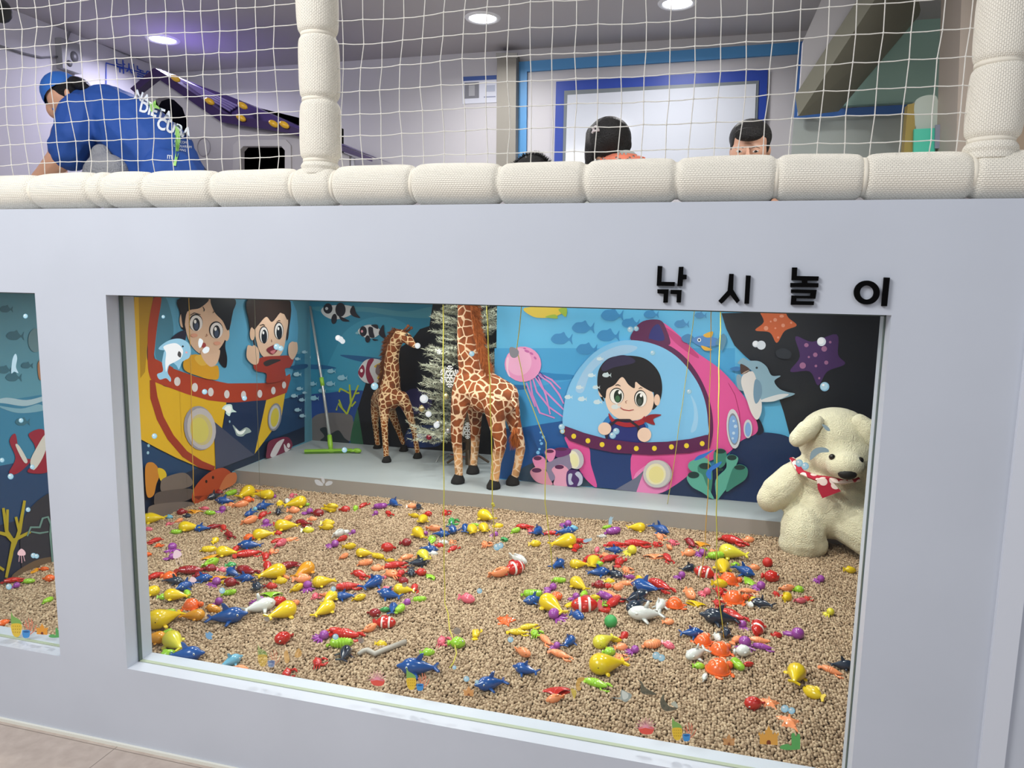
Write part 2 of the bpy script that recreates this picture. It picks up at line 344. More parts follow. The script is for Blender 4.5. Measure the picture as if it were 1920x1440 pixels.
M.E('#9d9aa5', 640, 912, 98, 140, -8); M.E('#c4c0c4', 652, 915, 90, 130, -8); M.E('#cfc38a', 650, 922, 70, 98, -8); M.E('#d8cf6e', 640, 925, 56, 80, -8)
M.E('#8f8f99', 1112, 843, 42, 88, 8); M.E('#c7c7cc', 1110, 843, 34, 76, 8); M.E('#d9c94e', 1112, 845, 25, 60, 8)
sk = '#e8c4aa'; hr = '#1d1922'
M.S(hr, '515,190 520,95 845,95 842,200 825,300 810,335 800,400 812,470 806,530 780,522 752,470 756,400 768,330 548,300 520,250'); M.S('#2c2a45', '550,300 500,316 462,350 455,382 540,372')
M.E(sk, 530, 235, 18, 46); M.E(sk, 808, 322, 18, 44); M.S(sk, '548,160 690,100 832,200 808,330 752,424 662,452 592,402 552,300')
M.S(hr, '520,95 692,98 640,158 560,182 540,292 522,210'); M.S(hr, '712,98 846,98 838,230 815,300 782,240 730,182')
for (x, y) in ((613, 250), (740, 296)): M.E('#23222c', x, y, 44, 54); M.E('#f2eef0', x+2, y+4, 40, 50); M.E('#23222c', x+2, y+12, 23, 41); M.E('#4a5570', x+2, y+22, 14, 24); M.E('#ffffff', x-5, y-6, 8, 12)
M.L(hr, 6, '575,205 600,190 640,200'); M.L(hr, 5, '655,150 665,168 662,180'); M.L(hr, 5, '718,190 730,178 736,172'); M.L('#a5705a', 5, '678,320 682,332 672,338')
M.E('#e8a890', 600, 330, 22, 12); M.E('#e8a890', 745, 380, 22, 12); M.E('#b0484a', 660, 392, 14, 16)
M.S('#dfa62c', '540,478 620,450 700,522 748,522 752,600 700,606 640,590 540,548'); M.S('#e9bd4c', '600,470 650,450 690,500 640,520')
M.S(sk, '640,432 662,420 700,445 760,420 745,500 702,527 655,480')
h2 = '#3b2b26'; M.S(h2, '942,100 1190,100 1196,300 1182,362 1160,300 990,320 986,420 966,362 946,250'); M.E(sk, 965, 320, 16, 42)
M.S(sk, '985,220 1060,180 1182,210 1178,330 1152,440 1092,482 1022,452 986,342')
M.S(h2, '943,100 1190,100 1188,232 1150,182 1090,246 1052,214 1000,268 975,292 950,240')
for (x, y) in ((1036, 326), (1130, 300)): M.E('#23222c', x, y, 30, 54); M.E('#f0ecec', x+1, y+3, 26, 50); M.E('#22222a', x+3, y+12, 18, 44); M.E('#ffffff', x-3, y-12, 6, 10)
M.L(h2, 6, '1010,268 1030,262 1042,268'); M.L(h2, 5, '1115,248 1130,236 1140,240'); M.L('#6a3a30', 4, '1083,355 1086,372')
M.S('#8a3038', '1055,412 1118,384 1122,420 1092,450 1062,436'); M.S('#d9828a', '1075,432 1110,420 1095,446')
M.S('#a63a2c', '970,512 1022,468 1140,458 1190,458 1222,482 1200,530 1168,540 1166,604 1056,628 1050,570 985,552'); M.S('#3a3030', '1032,500 1080,480 1142,484 1100,505 1050,524')
M.S(sk, '930,400 945,392 960,398 975,392 1002,424 1000,500 966,512 926,470'); M.S(sk, '1190,392 1210,370 1228,372 1244,378 1246,430 1216,482 1190,450')
M.S('#1f4f7c', '1204,524 1302,510 1302,534 1230,545')
for a in ((1245, 575, 50), (1260, 665, 42), (1226, 710, 44), (1275, 735, 42), (1248, 798, 44), (1278, 835, 42), (1290, 435, 36), (1245, 478, 36), (1290, 690, 30)): M.F('#a9cfe0', *a)
M.S('#7a2846', '1050,1052 1062,1000 1110,976 1182,968 1212,1010 1196,1045 1110,1085 1050,1100'); M.S('#dcd5da', '1072,1082 1112,1005 1160,980 1142,1020 1104,1088'); M.S('#dcd5da', '1166,1060 1158,1010 1178,1036 1196,1044'); M.E('#f0e8ec', 1187, 1020, 10, 15)
M.S('#c98530', '283,1150 320,1124 356,1150 374,1200 352,1262 335,1330 300,1345 285,1290'); M.S('#dcbc2c', '360,1165 400,1172 416,1212 380,1242')
M.S('#756b66', '378,1262 402,1222 520,1190 574,1230 572,1272 480,1300 390,1312'); M.S('#5c5452', '338,1352 370,1310 560,1290 594,1332 520,1372 360,1402'); M.S('#756b66', '296,1440 330,1392 540,1372 600,1402 450,1470 330,1530 297,1530')
M.S('#b54a28', '575,1345 602,1270 680,1192 770,1160 832,1200 842,1240 772,1272 730,1330 660,1372 600,1390'); M.S('#7e2f1c', '590,1340 690,1330 745,1290 735,1320 660,1370'); M.S('#b54a28', '590,1420 640,1340 700,1350 690,1372')
for a in ((666, 1245, 7, 10), (708, 1220, 7, 10)): M.E('#2a1512', *a)
M.S('#c9764a', '745,1300 790,1210 850,1190 852,1250 790,1290')
for a in ((300, 1020, 8, 10), (296, 1065, 8, 10), (812, 870, 5, 8)): M.E('#9cc6da', *a)
b = MB().box((LWX-.05, WT, .1), (LWX, BY, DECK-.04)); w = struct(b.build('wall_pit_left', mat('#2c5572', .6)))
M.done('mural_print', w)
# ---- deep back wall print, behind the giraffes
M = Mural(lambda x, y: PY(x, y, BY), (0, -.00022, 0)); M.z = Z6
M.face('#2f86a8', [Vector((LWX, BY, PLZ)), Vector((PBX+.3, BY, PLZ)), Vector((PBX+.3, BY, DECK-.04)), Vector((LWX, BY, DECK-.04))])
M.S('#4b96ae', '80,90 450,90 700,120 880,90 880,160 640,150 420,120 200,130'); M.S('#3b93b4', '260,330 330,230 470,160 640,170 740,260 700,500 450,640 250,640 150,600')
M.S('#1e5d8f', '275,406 400,412 545,432 560,470 420,452 330,430'); M.S('#1e5d8f', '42,470 160,472 250,492 160,500 42,495')
M.S('#22468c', '45,700 200,655 420,640 520,700 520,1000 200,1000 45,985')
M.S('#6f6b6c', '80,840 150,790 330,795 362,850 372,930 300,985 100,980 85,920'); M.S('#2a3438', '140,895 180,882 205,925 262,902 300,950 330,985 150,975 170,940')
M.S('#2f5f46', '340,992 390,750 425,790 440,835 418,880 446,935 420,1000')
M.P('#10141f', '390,760 452,560 560,430 740,310 800,235 862,215 885,60 1500,60 1500,1100 430,1012')  # navy print shape, extended as painted dimness of the recess behind the tree
M.S('#2b2754', '660,720 720,640 800,630 870,680 860,760 720,800'); M.S('#22386a', '690,980 720,900 800,870 900,880 945,960 900,1010 700,1010'); M.S('#3c4d8a', '770,930 850,900 900,930 830,960')
for t in ('320,795 346,722 336,600', '340,660 275,625', '275,625 268,650', '346,722 395,605', '372,660 402,655', '320,795 262,725 250,770', '290,760 268,700', '350,745 378,712'): M.L('#a9b834', 15, t)
wt = '#d4d6da'; bk = '#1c1c2a'
M.S(wt, '150,110 195,82 330,80 372,112 330,150 240,172 175,150'); M.E(bk, 195, 100, 30, 34); M.E(wt, 187, 100, 10, 10); M.E(bk, 278, 108, 34, 46); M.S(bk, '340,120 362,80 382,130 408,162 360,150'); M.E(bk, 236, 168, 18, 34, 10); M.S(bk, '270,150 338,182 290,182')
M.S(wt, '392,252 430,215 490,208 545,250 500,292 440,290'); M.E(bk, 428, 250, 24, 34); M.E('#e5a0b0', 420, 250, 7, 9); M.S(bk, '462,225 490,225 495,255 502,290 470,285'); M.E(bk, 457, 300, 16, 24); M.S(bk, '530,265 560,206 568,255 575,300'); M.S(bk, '480,210 520,206 524,235'); M.S(bk, '490,300 528,306 500,312'); M.S('#7fb5c8', '376,262 396,248 396,270')
M.S(wt, '395,520 440,442 520,432 590,470 575,560 495,592 430,580'); M.S('#8a2a48', '395,520 425,470 440,512 420,556'); M.S('#8a2a48', '462,440 500,434 470,500 500,580 465,590 445,520'); M.S('#dcb640', '500,480 560,460 560,560 520,560 540,510'); M.S('#7b6a6a', '520,470 545,480 535,540 510,520'); M.E('#f2e8ea', 418, 508, 9, 12)
for a in ((220, 512, 55), (292, 556, 66), (98, 596, 52), (215, 595, 60), (108, 690, 60), (20, 385, 40), (66, 420, 40), (18, 500, 40), (16, 640, 36), (160, 640, 50)): M.F('#93c3d8', *a)
b = MB().box((LWX, BY, .1), (1.15, BY+.05, DECK-.04)); w = struct(b.build('wall_pit_back', mat('#10141f', .6))); M.done('mural_print', w)
# ---- right panel print
M = Mural(lambda x, y: PY(x, y, PBY), (0, -.00022, 0)); PB1 = 1.15
M.face('#62bdec', [Vector((PBX, PBY, PLZ)), Vector((PB1, PBY, PLZ)), Vector((PB1, PBY, DECK-.04)), Vector((PBX, PBY, DECK-.04))]); M.z = Z7
M.P('#4aa7df', '97,330 1700,330 1700,1320 1300,1300 97,1200'); M.P('#3f9ad6', '97,600 290,604 620,540 700,800 500,900 97,850')
M.S('#2b86c4', '405,492 500,500 625,510 604,538 480,542 430,522'); M.S('#2a6fae', '97,570 200,572 310,580 300,604 200,608 97,600')
M.P('#1f5ba0', '97,862 230,868 330,850 450,830 570,812 700,900 760,1252 97,1195'); M.S('#3a5066', '260,1150 340,1100 450,1090 700,1200 760,1252 500,1232 270,1212')
for a in ((545, 270, 145), (688, 195, 150), (855, 248, 150), (1005, 165, 120), (712, 338, 140), (882, 112, 150), (1142, 105, 100), (1345, 170, 100), (1470, 112, 80)): M.F('#3d8ec8', *a)
M.S('#e8cc40', '300,60 570,60 520,112 440,128 350,118'); M.S('#9fbf3a', '435,122 500,105 516,132'); M.S('#9fbf3a', '525,70 578,62 574,120 545,100')
for t in ('330,500 350,640 400,760 500,795', '345,505 380,620 460,720 560,790', '360,510 420,600 500,680 570,750', '380,500 470,560 530,640 560,700', '310,560 340,640 370,720', '400,500 480,540 540,600', '390,520 440,640 470,770'): M.L('#d98fd0', 12, t)
for t in ('350,490 390,540', '370,485 412,538', '388,478 440,530'): M.L('#4a3a90', 9, t)
M.E('#ee9fd0', 288, 436, 122, 118); M.E('#f6b7dd', 262, 420, 84, 92); M.S('#fbd3ea', '176,430 184,390 196,400 190,470 204,520 186,500')
for a in ((315, 350, 18, 8, 20), (345, 365, 14, 7, 30), (370, 395, 12, 7, 50), (300, 332, 10, 5, 10)): M.E('#c96bb0', *a)
# dark right part
M.z = Z8
M.P('#181b25', '440,366 465,450 510,540 570,600 640,660 700,740 745,810 775,900 812,1040 1620,1120 1720,330')
M.S('#dd6c3c', '640,340 700,340 770,340 800,390 845,432 780,462 738,526 700,470 622,458 668,412'); 
for a in ((680, 447, 12, 12), (729, 402, 10, 10), (772, 432, 10, 10), (745, 497, 6, 6), (705, 411, 5, 5), (764, 382, 12, 8), (730, 447, 5, 5), (815, 418, 6, 6)): M.E('#f4a688', *a)
M.S('#50306e', '838,492 930,520 1060,480 1068,590 1105,640 1010,680 960,755 915,680 810,680 862,600')
for a in ((897, 538, 12, 11), (945, 590, 12, 12), (993, 558, 15, 15), (1004, 632, 11, 11), (877, 648, 17, 17), (910, 602, 6, 6), (966, 716, 6, 6), (948, 650, 7, 7), (1025, 522, 7, 7)): M.E('#b57aa8', *a)
M.S('#17305a', '440,1170 500,1100 560,1030 640,1008 760,1018 900,1060 1300,1080 1600,1120 1600,1500 1000,1420 400,1370 100,1336 200,1290')
M.z = Z7
# pink submarine
pk = '#e4589f'; dk = '#5d2150'
M.S('#0f1830', '1810,780 1860,800 1888,860 1885,892 1840,900'); 
M.P('#1d3c74', '700,980 1060,1020 1060,1286 770,1250')
M.S('#1f3154', '1150,1290 1300,1240 1420,1150 1470,1160 1560,1330 1400,1318')
M.S(pk, '1100,200 1180,150 1240,170 1330,245 1440,352 1600,468 1730,610 1812,740 1850,880 1740,945 1640,1035 1480,1100 1392,1172 1300,1240 1195,1294 1046,1286 1024,1000 1300,700')
M.S(pk, '575,915 720,975 742,1100 782,1252 700,1190 630,1070 590,980'); M.L('#b02f6c', 5, '1655,560 1700,640 1730,760 1736,900'); M.S('#c4407f', '1230,190 1330,250 1450,370 1440,390 1300,290')
M.S('#f08ac0', '1046,1285 1040,1160 1200,1080 1260,1230 1195,1294'); M.P('#6f7288', '1095,1140 1040,1190 905,1268 1044,1285')
M.S(dk, '1010,276 1030,205 1092,148 1200,142 1242,200 1266,306 1140,282'); M.S('#2d2f78', '1128,272 1150,195 1195,172 1232,262 1200,282')
M.S(dk, '1080,268 1220,292 1350,372 1452,500 1522,650 1552,800 1545,935 1490,960 1400,600 1200,400')
M.S('#82c5f2', '560,862 566,700 606,560 690,432 800,332 940,280 1080,282 1220,325 1340,410 1444,545 1500,680 1520,820 1510,915 1350,955 1050,965 800,920 650,885')
M.S('#a4cdf0', '640,600 700,470 800,370 940,310 1050,320 1000,360 850,400 740,500 690,620'); M.S('#9fd0f4', '1405,640 1440,700 1455,790 1440,870 1405,885 1425,800 1425,720')
M.S('#2f7ec4', '815,840 860,778 892,820 860,880'); M.S('#2f7ec4', '1072,800 1122,842 1104,890 1070,850'); M.S('#232f78', '846,860 900,800 1062,812 1108,856 1090,960 1000,975 850,940')
M.S('#15141a', '785,560 800,462 870,392 1000,378 1110,402 1190,482 1216,582 1200,682 1148,735 1140,600 842,600 830,682 800,640')
M.E('#ecc9b2', 813, 616, 20, 36); M.E('#ecc9b2', 1182, 672, 20, 38); M.S('#f1d2bd', '838,600 940,515 1050,552 1150,620 1156,710 1120,772 1040,808 940,802 870,752 840,682')
M.S('#15141a', '790,600 800,520 860,462 1000,440 1140,482 1204,600 1160,622 1080,582 1040,552 1032,594 992,570 950,520 900,572 850,602 836,662')
M.S('#322a4c', '812,455 862,400 960,374 1032,404 1020,430 900,455 832,482')
M.E('#1a1a1a', 914, 645, 48, 54); M.E('#f4f2ee', 914, 648, 44, 50); M.E('#1b2a20', 922, 648, 27, 43); M.E('#3f6a4a', 920, 664, 16, 22); M.E('#ffffff', 933, 622, 9, 12)
M.E('#1a1a1a', 1072, 662, 42, 56); M.E('#f4f2ee', 1074, 665, 38, 52); M.E('#1b2a20', 1068, 670, 25, 43); M.E('#444f49', 1066, 684, 15, 22); M.E('#ffffff', 1076, 642, 8, 11)
M.L('#15141a', 6, '905,575 922,570 940,580'); M.L('#15141a', 5, '1060,598 1072,590 1085,594'); M.L('#8a4a3a', 4, '985,675 972,682 978,694'); M.L('#a8323a', 6, '932,718 960,736 995,742 1028,736')
M.S('#a8242f', '862,758 900,800 980,822 1070,802 1100,778 1092,830 980,852 880,815'); M.S('#8f1f28', '1088,800 1140,768 1212,770 1158,798 1168,836 1112,820')
M.L('#2a1f2e', 18, '848,935 855,850 915,806 1000,806 1058,850 1068,935'); M.E('#f0cfba', 835, 862, 44, 42); M.E('#f0cfba', 1098, 902, 46, 48)
M.P(dk, '556,838 700,890 850,930 1050,955 1250,948 1400,930 1512,902 1548,920 1532,990 1400,1022 1150,1036 900,1022 740,990 600,940 543,872')
for a in ((555, 878), (630, 912), (724, 942), (818, 967), (930, 985), (1045, 993), (1165, 992), (1278, 982), (1378, 974), (1482, 960)): M.E('#efd23a', *a, 16, 17)
M.E('#d2d5dc', 1690, 862, 46, 132, -4); M.E('#8a8f9c', 1690, 864, 36, 106, -4); M.E('#82aee4', 1690, 866, 31, 94, -4); M.E('#d2d5dc', 1785, 862, 29, 62); M.E('#82aee4', 1785, 866, 20, 48)
for a in ((1690, 810, 8), (1702, 845, 11), (1690, 890, 10), (1684, 925, 8)): M.E('#c3dcf4', *a, a[2])
M.E('#b5adb0', 1190, 1160, 92, 92); M.E('#cdc8c6', 1180, 1160, 90, 92); M.E('#efe6bd', 1175, 1162, 66, 70); M.E('#eee19a', 1178, 1165, 50, 56)
M.E('#c4bfc6', 645, 1062, 52, 68, -12); M.E('#efe9cf', 628, 1066, 40, 60, -12); M.P('#8a7f9c', '600,1020 440,1090 470,1220 620,1120'); M.E('#efe9b5', 634, 1070, 26, 44, -12)
c1, c2 = '#e68cb8', '#5b2550'
M.S('#6f2f6f', '500,1000 545,985 610,995 600,1030 520,1050'); M.S(c1, '440,1010 475,992 510,1008 500,1060 470,1080 450,1050'); M.S(c1, '358,1060 400,1038 440,1060 445,1120 420,1150 380,1120')
M.S('#dc93a8', '342,1145 390,1112 448,1140 470,1190 490,1232 420,1226 370,1200'); M.S('#e6a0ba', '486,1128 540,1098 592,1125 600,1180 590,1240 500,1234 508,1180')
for a in ((472, 1010, 28, 11), (392, 1056, 27, 14), (386, 1136, 32, 15), (536, 1114, 30, 14), (546, 996, 40, 9)): M.E(c2, *a)
M.S('#4d2a6a', '586,1150 630,1130 690,1160 686,1220 650,1244 590,1240'); M.S('#c3c6da', '640,1160 665,1145 690,1180 685,1225 655,1238 668,1195'); M.S('#c3c6da', '596,1165 622,1160 615,1200 630,1225 600,1228')
for a in ((413, 885, 7), (430, 915, 11), (410, 938, 7), (418, 958, 10), (405, 995, 8), (395, 1018, 12)): M.E('#7cc0f0', *a, a[2])
g1, g2, g3 = '#5fae9b', '#3c8575', '#1b3d3c'
M.S(g2, '1562,1010 1600,990 1640,1010 1640,1080 1600,1120 1560,1080'); M.S(g1, '1395,1085 1440,1060 1500,1050 1540,1100 1520,1170 1430,1150 1392,1120')
M.S(g2, '1452,1110 1500,1085 1542,1110 1550,1200 1530,1320 1500,1280 1470,1200'); M.S(g1, '1380,1180 1425,1142 1480,1160 1510,1230 1560,1326 1480,1280 1410,1240')
M.S(g1, '1640,1050 1680,1030 1720,1055 1700,1120 1680,1200 1600,1310 1580,1326 1570,1200 1640,1120'); M.S(g2, '1690,1115 1735,1095 1782,1125 1770,1190 1700,1240 1640,1275 1660,1190')
for a in ((1602, 1008, 36, 15), (1678, 1050, 32, 18), (1730, 1115, 36, 16), (1425, 1165, 38, 22), (1500, 1106, 38, 20), (1602, 1130, 20, 10)): M.E(g3, *a)
# small fishes and dolphin of the print
M.S('#3f7fb4', '1345,255 1390,232 1430,262 1400,292 1360,285'); M.S('#4f86c9', '1415,272 1470,245 1560,255 1605,285 1560,312 1470,312'); M.S('#e3b13c', '1490,238 1550,215 1545,250 1510,256'); M.S('#e3b13c', '1475,308 1548,335 1500,342'); M.E('#f4f4f4', 1462, 272, 12, 13); M.E('#16202a', 1462, 272, 7, 8)
M.S('#5d8fae', '1570,290 1620,230 1642,270 1615,342 1590,310')
M.z = Z8
M.S('#3c7fc0', '484,662 520,650 545,662 520,676'); M.S('#90a9bc', '520,700 545,700 560,770 545,780 525,760')
M.S('#e2dfe0', '560,690 612,680 640,760 655,850 650,905 628,935 600,900 575,830 545,740'); M.S('#8fb4ca', '526,630 555,604 585,618 640,622 680,650 708,698 756,700 722,728 748,768 790,786 833,797 770,822 700,838 660,835 640,800 620,700 590,664 540,640')
M.S('#7699b4', '620,720 650,740 655,800 625,850 610,800'); M.S('#4e3a34', '545,636 592,668 548,692 540,660'); M.S('#b9a79a', '560,680 592,668 548,694'); M.E('#26323c', 628, 657, 6, 6)
M.S('#dfe3e8', '640,835 740,800 800,800 720,836'); M.S('#2a2f3a', '730,570 770,552 812,575 800,608 745,602')
b = MB().box((PBX, PBY, .3), (PB1, PBY+.03, DECK-.04)); w = struct(b.build('wall_pit_panel', mat('#3a7aa5', .6))); M.done('mural_print', w)
# ================================================================== PADDING, NETS, SIGN
def pad_mat(name, along, a, b_):
    m, nt, b = node_mat(name); b.inputs['Base Color'].default_value = (*lin('#fcf7ea'), 1); b.inputs['Roughness'].default_value = .7
    N = nt.nodes.new; L = nt.links.new; tc = N('ShaderNodeTexCoord'); sx = N('ShaderNodeSeparateXYZ'); L(tc.outputs['Object'], sx.inputs[0])
    at = N('ShaderNodeMath'); at.operation = 'ARCTAN2'; L(sx.outputs[a], at.inputs[0]); L(sx.outputs[b_], at.inputs[1])
    ml = N('ShaderNodeMath'); ml.operation = 'MULTIPLY'; ml.inputs[1].default_value = .052; L(at.outputs[0], ml.inputs[0])
    cb = N('ShaderNodeCombineXYZ'); L(sx.outputs[along], cb.inputs[0]); L(ml.outputs[0], cb.inputs[1])
    br = N('ShaderNodeTexBrick'); L(cb.outputs[0], br.inputs['Vector'])
    for k, v in (('Scale', 1), ('Mortar Size', .0013), ('Mortar Smooth', .8), ('Brick Width', .0074), ('Row Height', .0046)): br.inputs[k].default_value = v
    br.inputs['Color1'].default_value = br.inputs['Color2'].default_value = (1, 1, 1, 1); br.inputs['Mortar'].default_value = (0, 0, 0, 1)
    bp = N('ShaderNodeBump'); bp.inputs['Strength'].default_value = .8; bp.inputs['Distance'].default_value = .0034
    L(br.outputs['Color'], bp.inputs['Height']); L(bp.outputs[0], b.inputs['Normal']); return m
padH = pad_mat('foam_sleeve_woven', 0, 2, 1); padV = pad_mat('foam_sleeve_woven_upright', 2, 1, 0); strapm = mat('#e6e0d2', .7)
def pad_profile(ties, lo, hi, R, step=.004):
    n = int((hi-lo)/step); out = []
    for i in range(n+1):
        s = lo+(hi-lo)*i/n; d = min(abs(s-t) for t in ties); k = 1-.15*math.exp(-(d/.008)**2)-.055*math.exp(-(d/.028)**2)
        out.append((s, R*k*(1+.012*math.sin(s*17))))
    return out
PADY, PADZ = .052, 1.690
ties = [on(px, 352, 1, 0).x for px in (-120, 48, 160, 188, 265, 391, 540, 616, 766, 931, 1094, 1266, 1456, 1624, 1831, 1985)]
pr = pad_profile(ties, -2.9, 3.0, .0555)
pad = thing('padded_rail', 'long cream foam-wrapped rail with pinched ties along the top of the partition', 'padded rail', (0, PADY, PADZ))
MB().tube([(s, .003*math.sin(s*5), .002*math.sin(s*7+1)) for s, r in pr], [r for s, r in pr], 28, cap=True, flat=.93).build('foam_sleeve', padH, pad, smooth=True)
for t in ties:
    k = MB().tube([(t-.005, 0, 0), (t-.004, 0, 0), (t+.004, 0, 0), (t+.005, 0, 0)], [.040, .0450, .0450, .040], 28, flat=.93); k.build('tie_strap', strapm, pad, smooth=True)
for (cx, tl, lab) in ((on(577, 150, 1, 0).x, (55, 118, 180, 240, 297), 'cream foam-wrapped post rising left of centre between the two nets'),
                 (on(1888, 150, 1, 0).x, (107, 180, 255), 'cream foam-wrapped post rising at the right edge of the net')):
    tz = [on(577 if cx < 0 else 1888, y, 1, 0).z for y in tl]; sp = abs(tz[0]-tz[2 if cx < 0 else -1])/2
    if cx < 0: tz = [tz[0], tz[2], tz[4]]
    else: tz = [tz[0], tz[2]]
    sp = tz[0]-tz[1]; tz += [tz[0]+sp*k for k in (1, 2, 3, 4, 5)]
    post = thing('padded_post', lab, 'padded post', (cx, PADY, 1.72)); pr = pad_profile([z-1.72 for z in tz], 0, RZ-1.72, .053)
    MB().tube([(.0025*math.sin(s*9), .004, s) for s, r in pr], [r*(.93 if s < .02 else 1) for s, r in pr], 26).build('foam_sleeve', padV, post, smooth=True)
    for z in tz:
        if z < RZ-.02: MB().tube([(0, .004, z-1.72-.005), (0, .004, z-1.72-.004), (0, .004, z-1.72+.004), (0, .004, z-1.72+.005)], [.040, .0445, .0445, .040], 26).build('tie_strap', strapm, post, smooth=True)
rope = mat('#eeece6', .7, bump=.5, bscale=900, name='net_rope')
def net(xs, x0, x1, zpx, refx, seed, label):
    rnd = random.Random(seed); NY = .055
    zs = [on(refx, y, 1, NY).z for y in zpx]; sp = (zs[0]-zs[-1])/(len(zs)-1)
    while zs[0] < 2.62: zs.insert(0, zs[0]+sp)
    X = [on(px, 316 if px < 1300 else 290, 1, NY).x for px in xs]
    pos = lambda i, j: Vector((X[i]+rnd2[i][j][0], NY+rnd2[i][j][2], zs[j]+rnd2[i][j][1]))
    rnd2 = [[(rnd.uniform(-.0022, .0022)+.003*math.sin(j*.8+i*.2), rnd.uniform(-.0018, .0018)+.003*math.sin(i*.45+j*.3), rnd.uniform(-.004, .004)+.006*math.sin(i*.5+j*.7)) for j in range(len(zs))] for i in range(len(X))]
    b = MB(); r = .00122
    def run(P):
        Q = []
        for a, c in zip(P[:-1], P[1:]):
            Q.append(a); Q.append(a.lerp(c, .5)+Vector((0, 0, -.0012 if abs(a.x-c.x) > .02 else 0)))
        Q.append(P[-1]); b.tube(Q, r, 5)
    for i in range(len(X)):
        P = [pos(i, j) for j in range(len(zs))]; run(P+[Vector((P[-1].x, NY, 1.735))])
    for j in range(len(zs)):
        P = [pos(i, j) for i in range(len(X))]; run([Vector((x0, NY, P[0].z))]+P+[Vector((x1, NY, P[-1].z))])
        for p in P: b.ell(p, (.0026, .0024, .0026), seg=6, rings=4)
    tag(b.build('safety_net', rope, smooth=True), label, 'net')
net((-42, -8, 25, 53, 81, 110, 139, 168, 198, 228, 258, 290, 324, 356, 388, 418, 451, 487, 522), -2.3, -1.055, (25, 64, 105, 143, 182, 220, 259, 299), 317, 1, 'white knotted rope net hanging left of the cream padded post')
net((643, 680, 717, 754, 792, 830, 870, 910, 950, 991, 1032, 1074, 1114, 1158, 1201, 1246, 1291, 1339, 1387, 1432, 1481, 1534, 1584, 1634, 1688, 1742, 1793), -.955, .51, (38, 82, 128, 172, 215, 255, 297), 638, 2, 'white knotted rope net spanning between the two cream padded posts')
# ---- four raised letters of the sign
ink = mat('#040405', .8, name='black_acrylic'); ink.node_tree.nodes['Principled BSDF'].inputs['Specular IOR Level'].default_value = .08
ZS = conv(1180, 480, 1920/520)
def letter(strokes, label, ring=None):
    b = MB()
    for t in strokes: b.prism([PY(*ZS(*p), -.009) for p in prs(t)], (0, .009, 0))
    if ring:
        cx, cy, ro, rx_i, ry_i = ring; n = 40
        O = [PY(*ZS(cx+ro*.90*math.cos(a)*1.0, cy+ro*.84*math.sin(a)), -.009) for a in [2*PI*k/n for k in range(n)]]; I = [PY(*ZS(cx+rx_i*math.cos(a), cy+ry_i*math.sin(a)), -.009) for a in [2*PI*k/n for k in range(n)]]
        d = Vector((0, .009, 0)); vs = O+I+[p+d for p in O]+[p+d for p in I]
        b.add(vs, [f for k in range(n) for f in ((k, (k+1) % n, n+(k+1) % n, n+k), (k, 2*n+k, 2*n+(k+1) % n, (k+1) % n), (n+k, n+(k+1) % n, 3*n+(k+1) % n, 3*n+k))])
    tag(b.build('sign_letter', ink), label, 'sign letter', 'raised black letters of the sign above the window')
letter(['196,68 227,70 221,178 314,180 313,208 189,206', '343,75 374,74 372,128 396,130 396,160 371,162 367,209 331,208', '194,230 271,230 265,323 234,323 238,262 194,258', '285,234 362,235 356,322 326,321 329,265 285,262'], 'black Korean syllable nakk, first letter at the left of the sign')
letter(['692,123 723,124 719,232 765,308 744,328 699,270 650,322 636,331 616,311 680,240', '808,134 841,136 829,331 797,330'], 'black Korean syllable si with a forked stroke, second letter of the sign')
letter(['1128,79 1163,79 1160,138 1312,141 1309,171 1233,171 1233,186 1310,188 1309,217 1116,215 1117,186 1198,185 1198,170 1124,167',
        '1122,230 1298,234 1289,296 1157,293 1156,312 1280,314 1277,340 1119,338 1124,273 1254,276 1257,259 1121,255'], 'black Korean syllable nol of stacked bars, third letter of the sign')
letter(['1766,148 1805,150 1785,348 1748,347'], 'black Korean syllable i with a round ring, last letter of the sign', (1646, 253, 99, 49, 49))

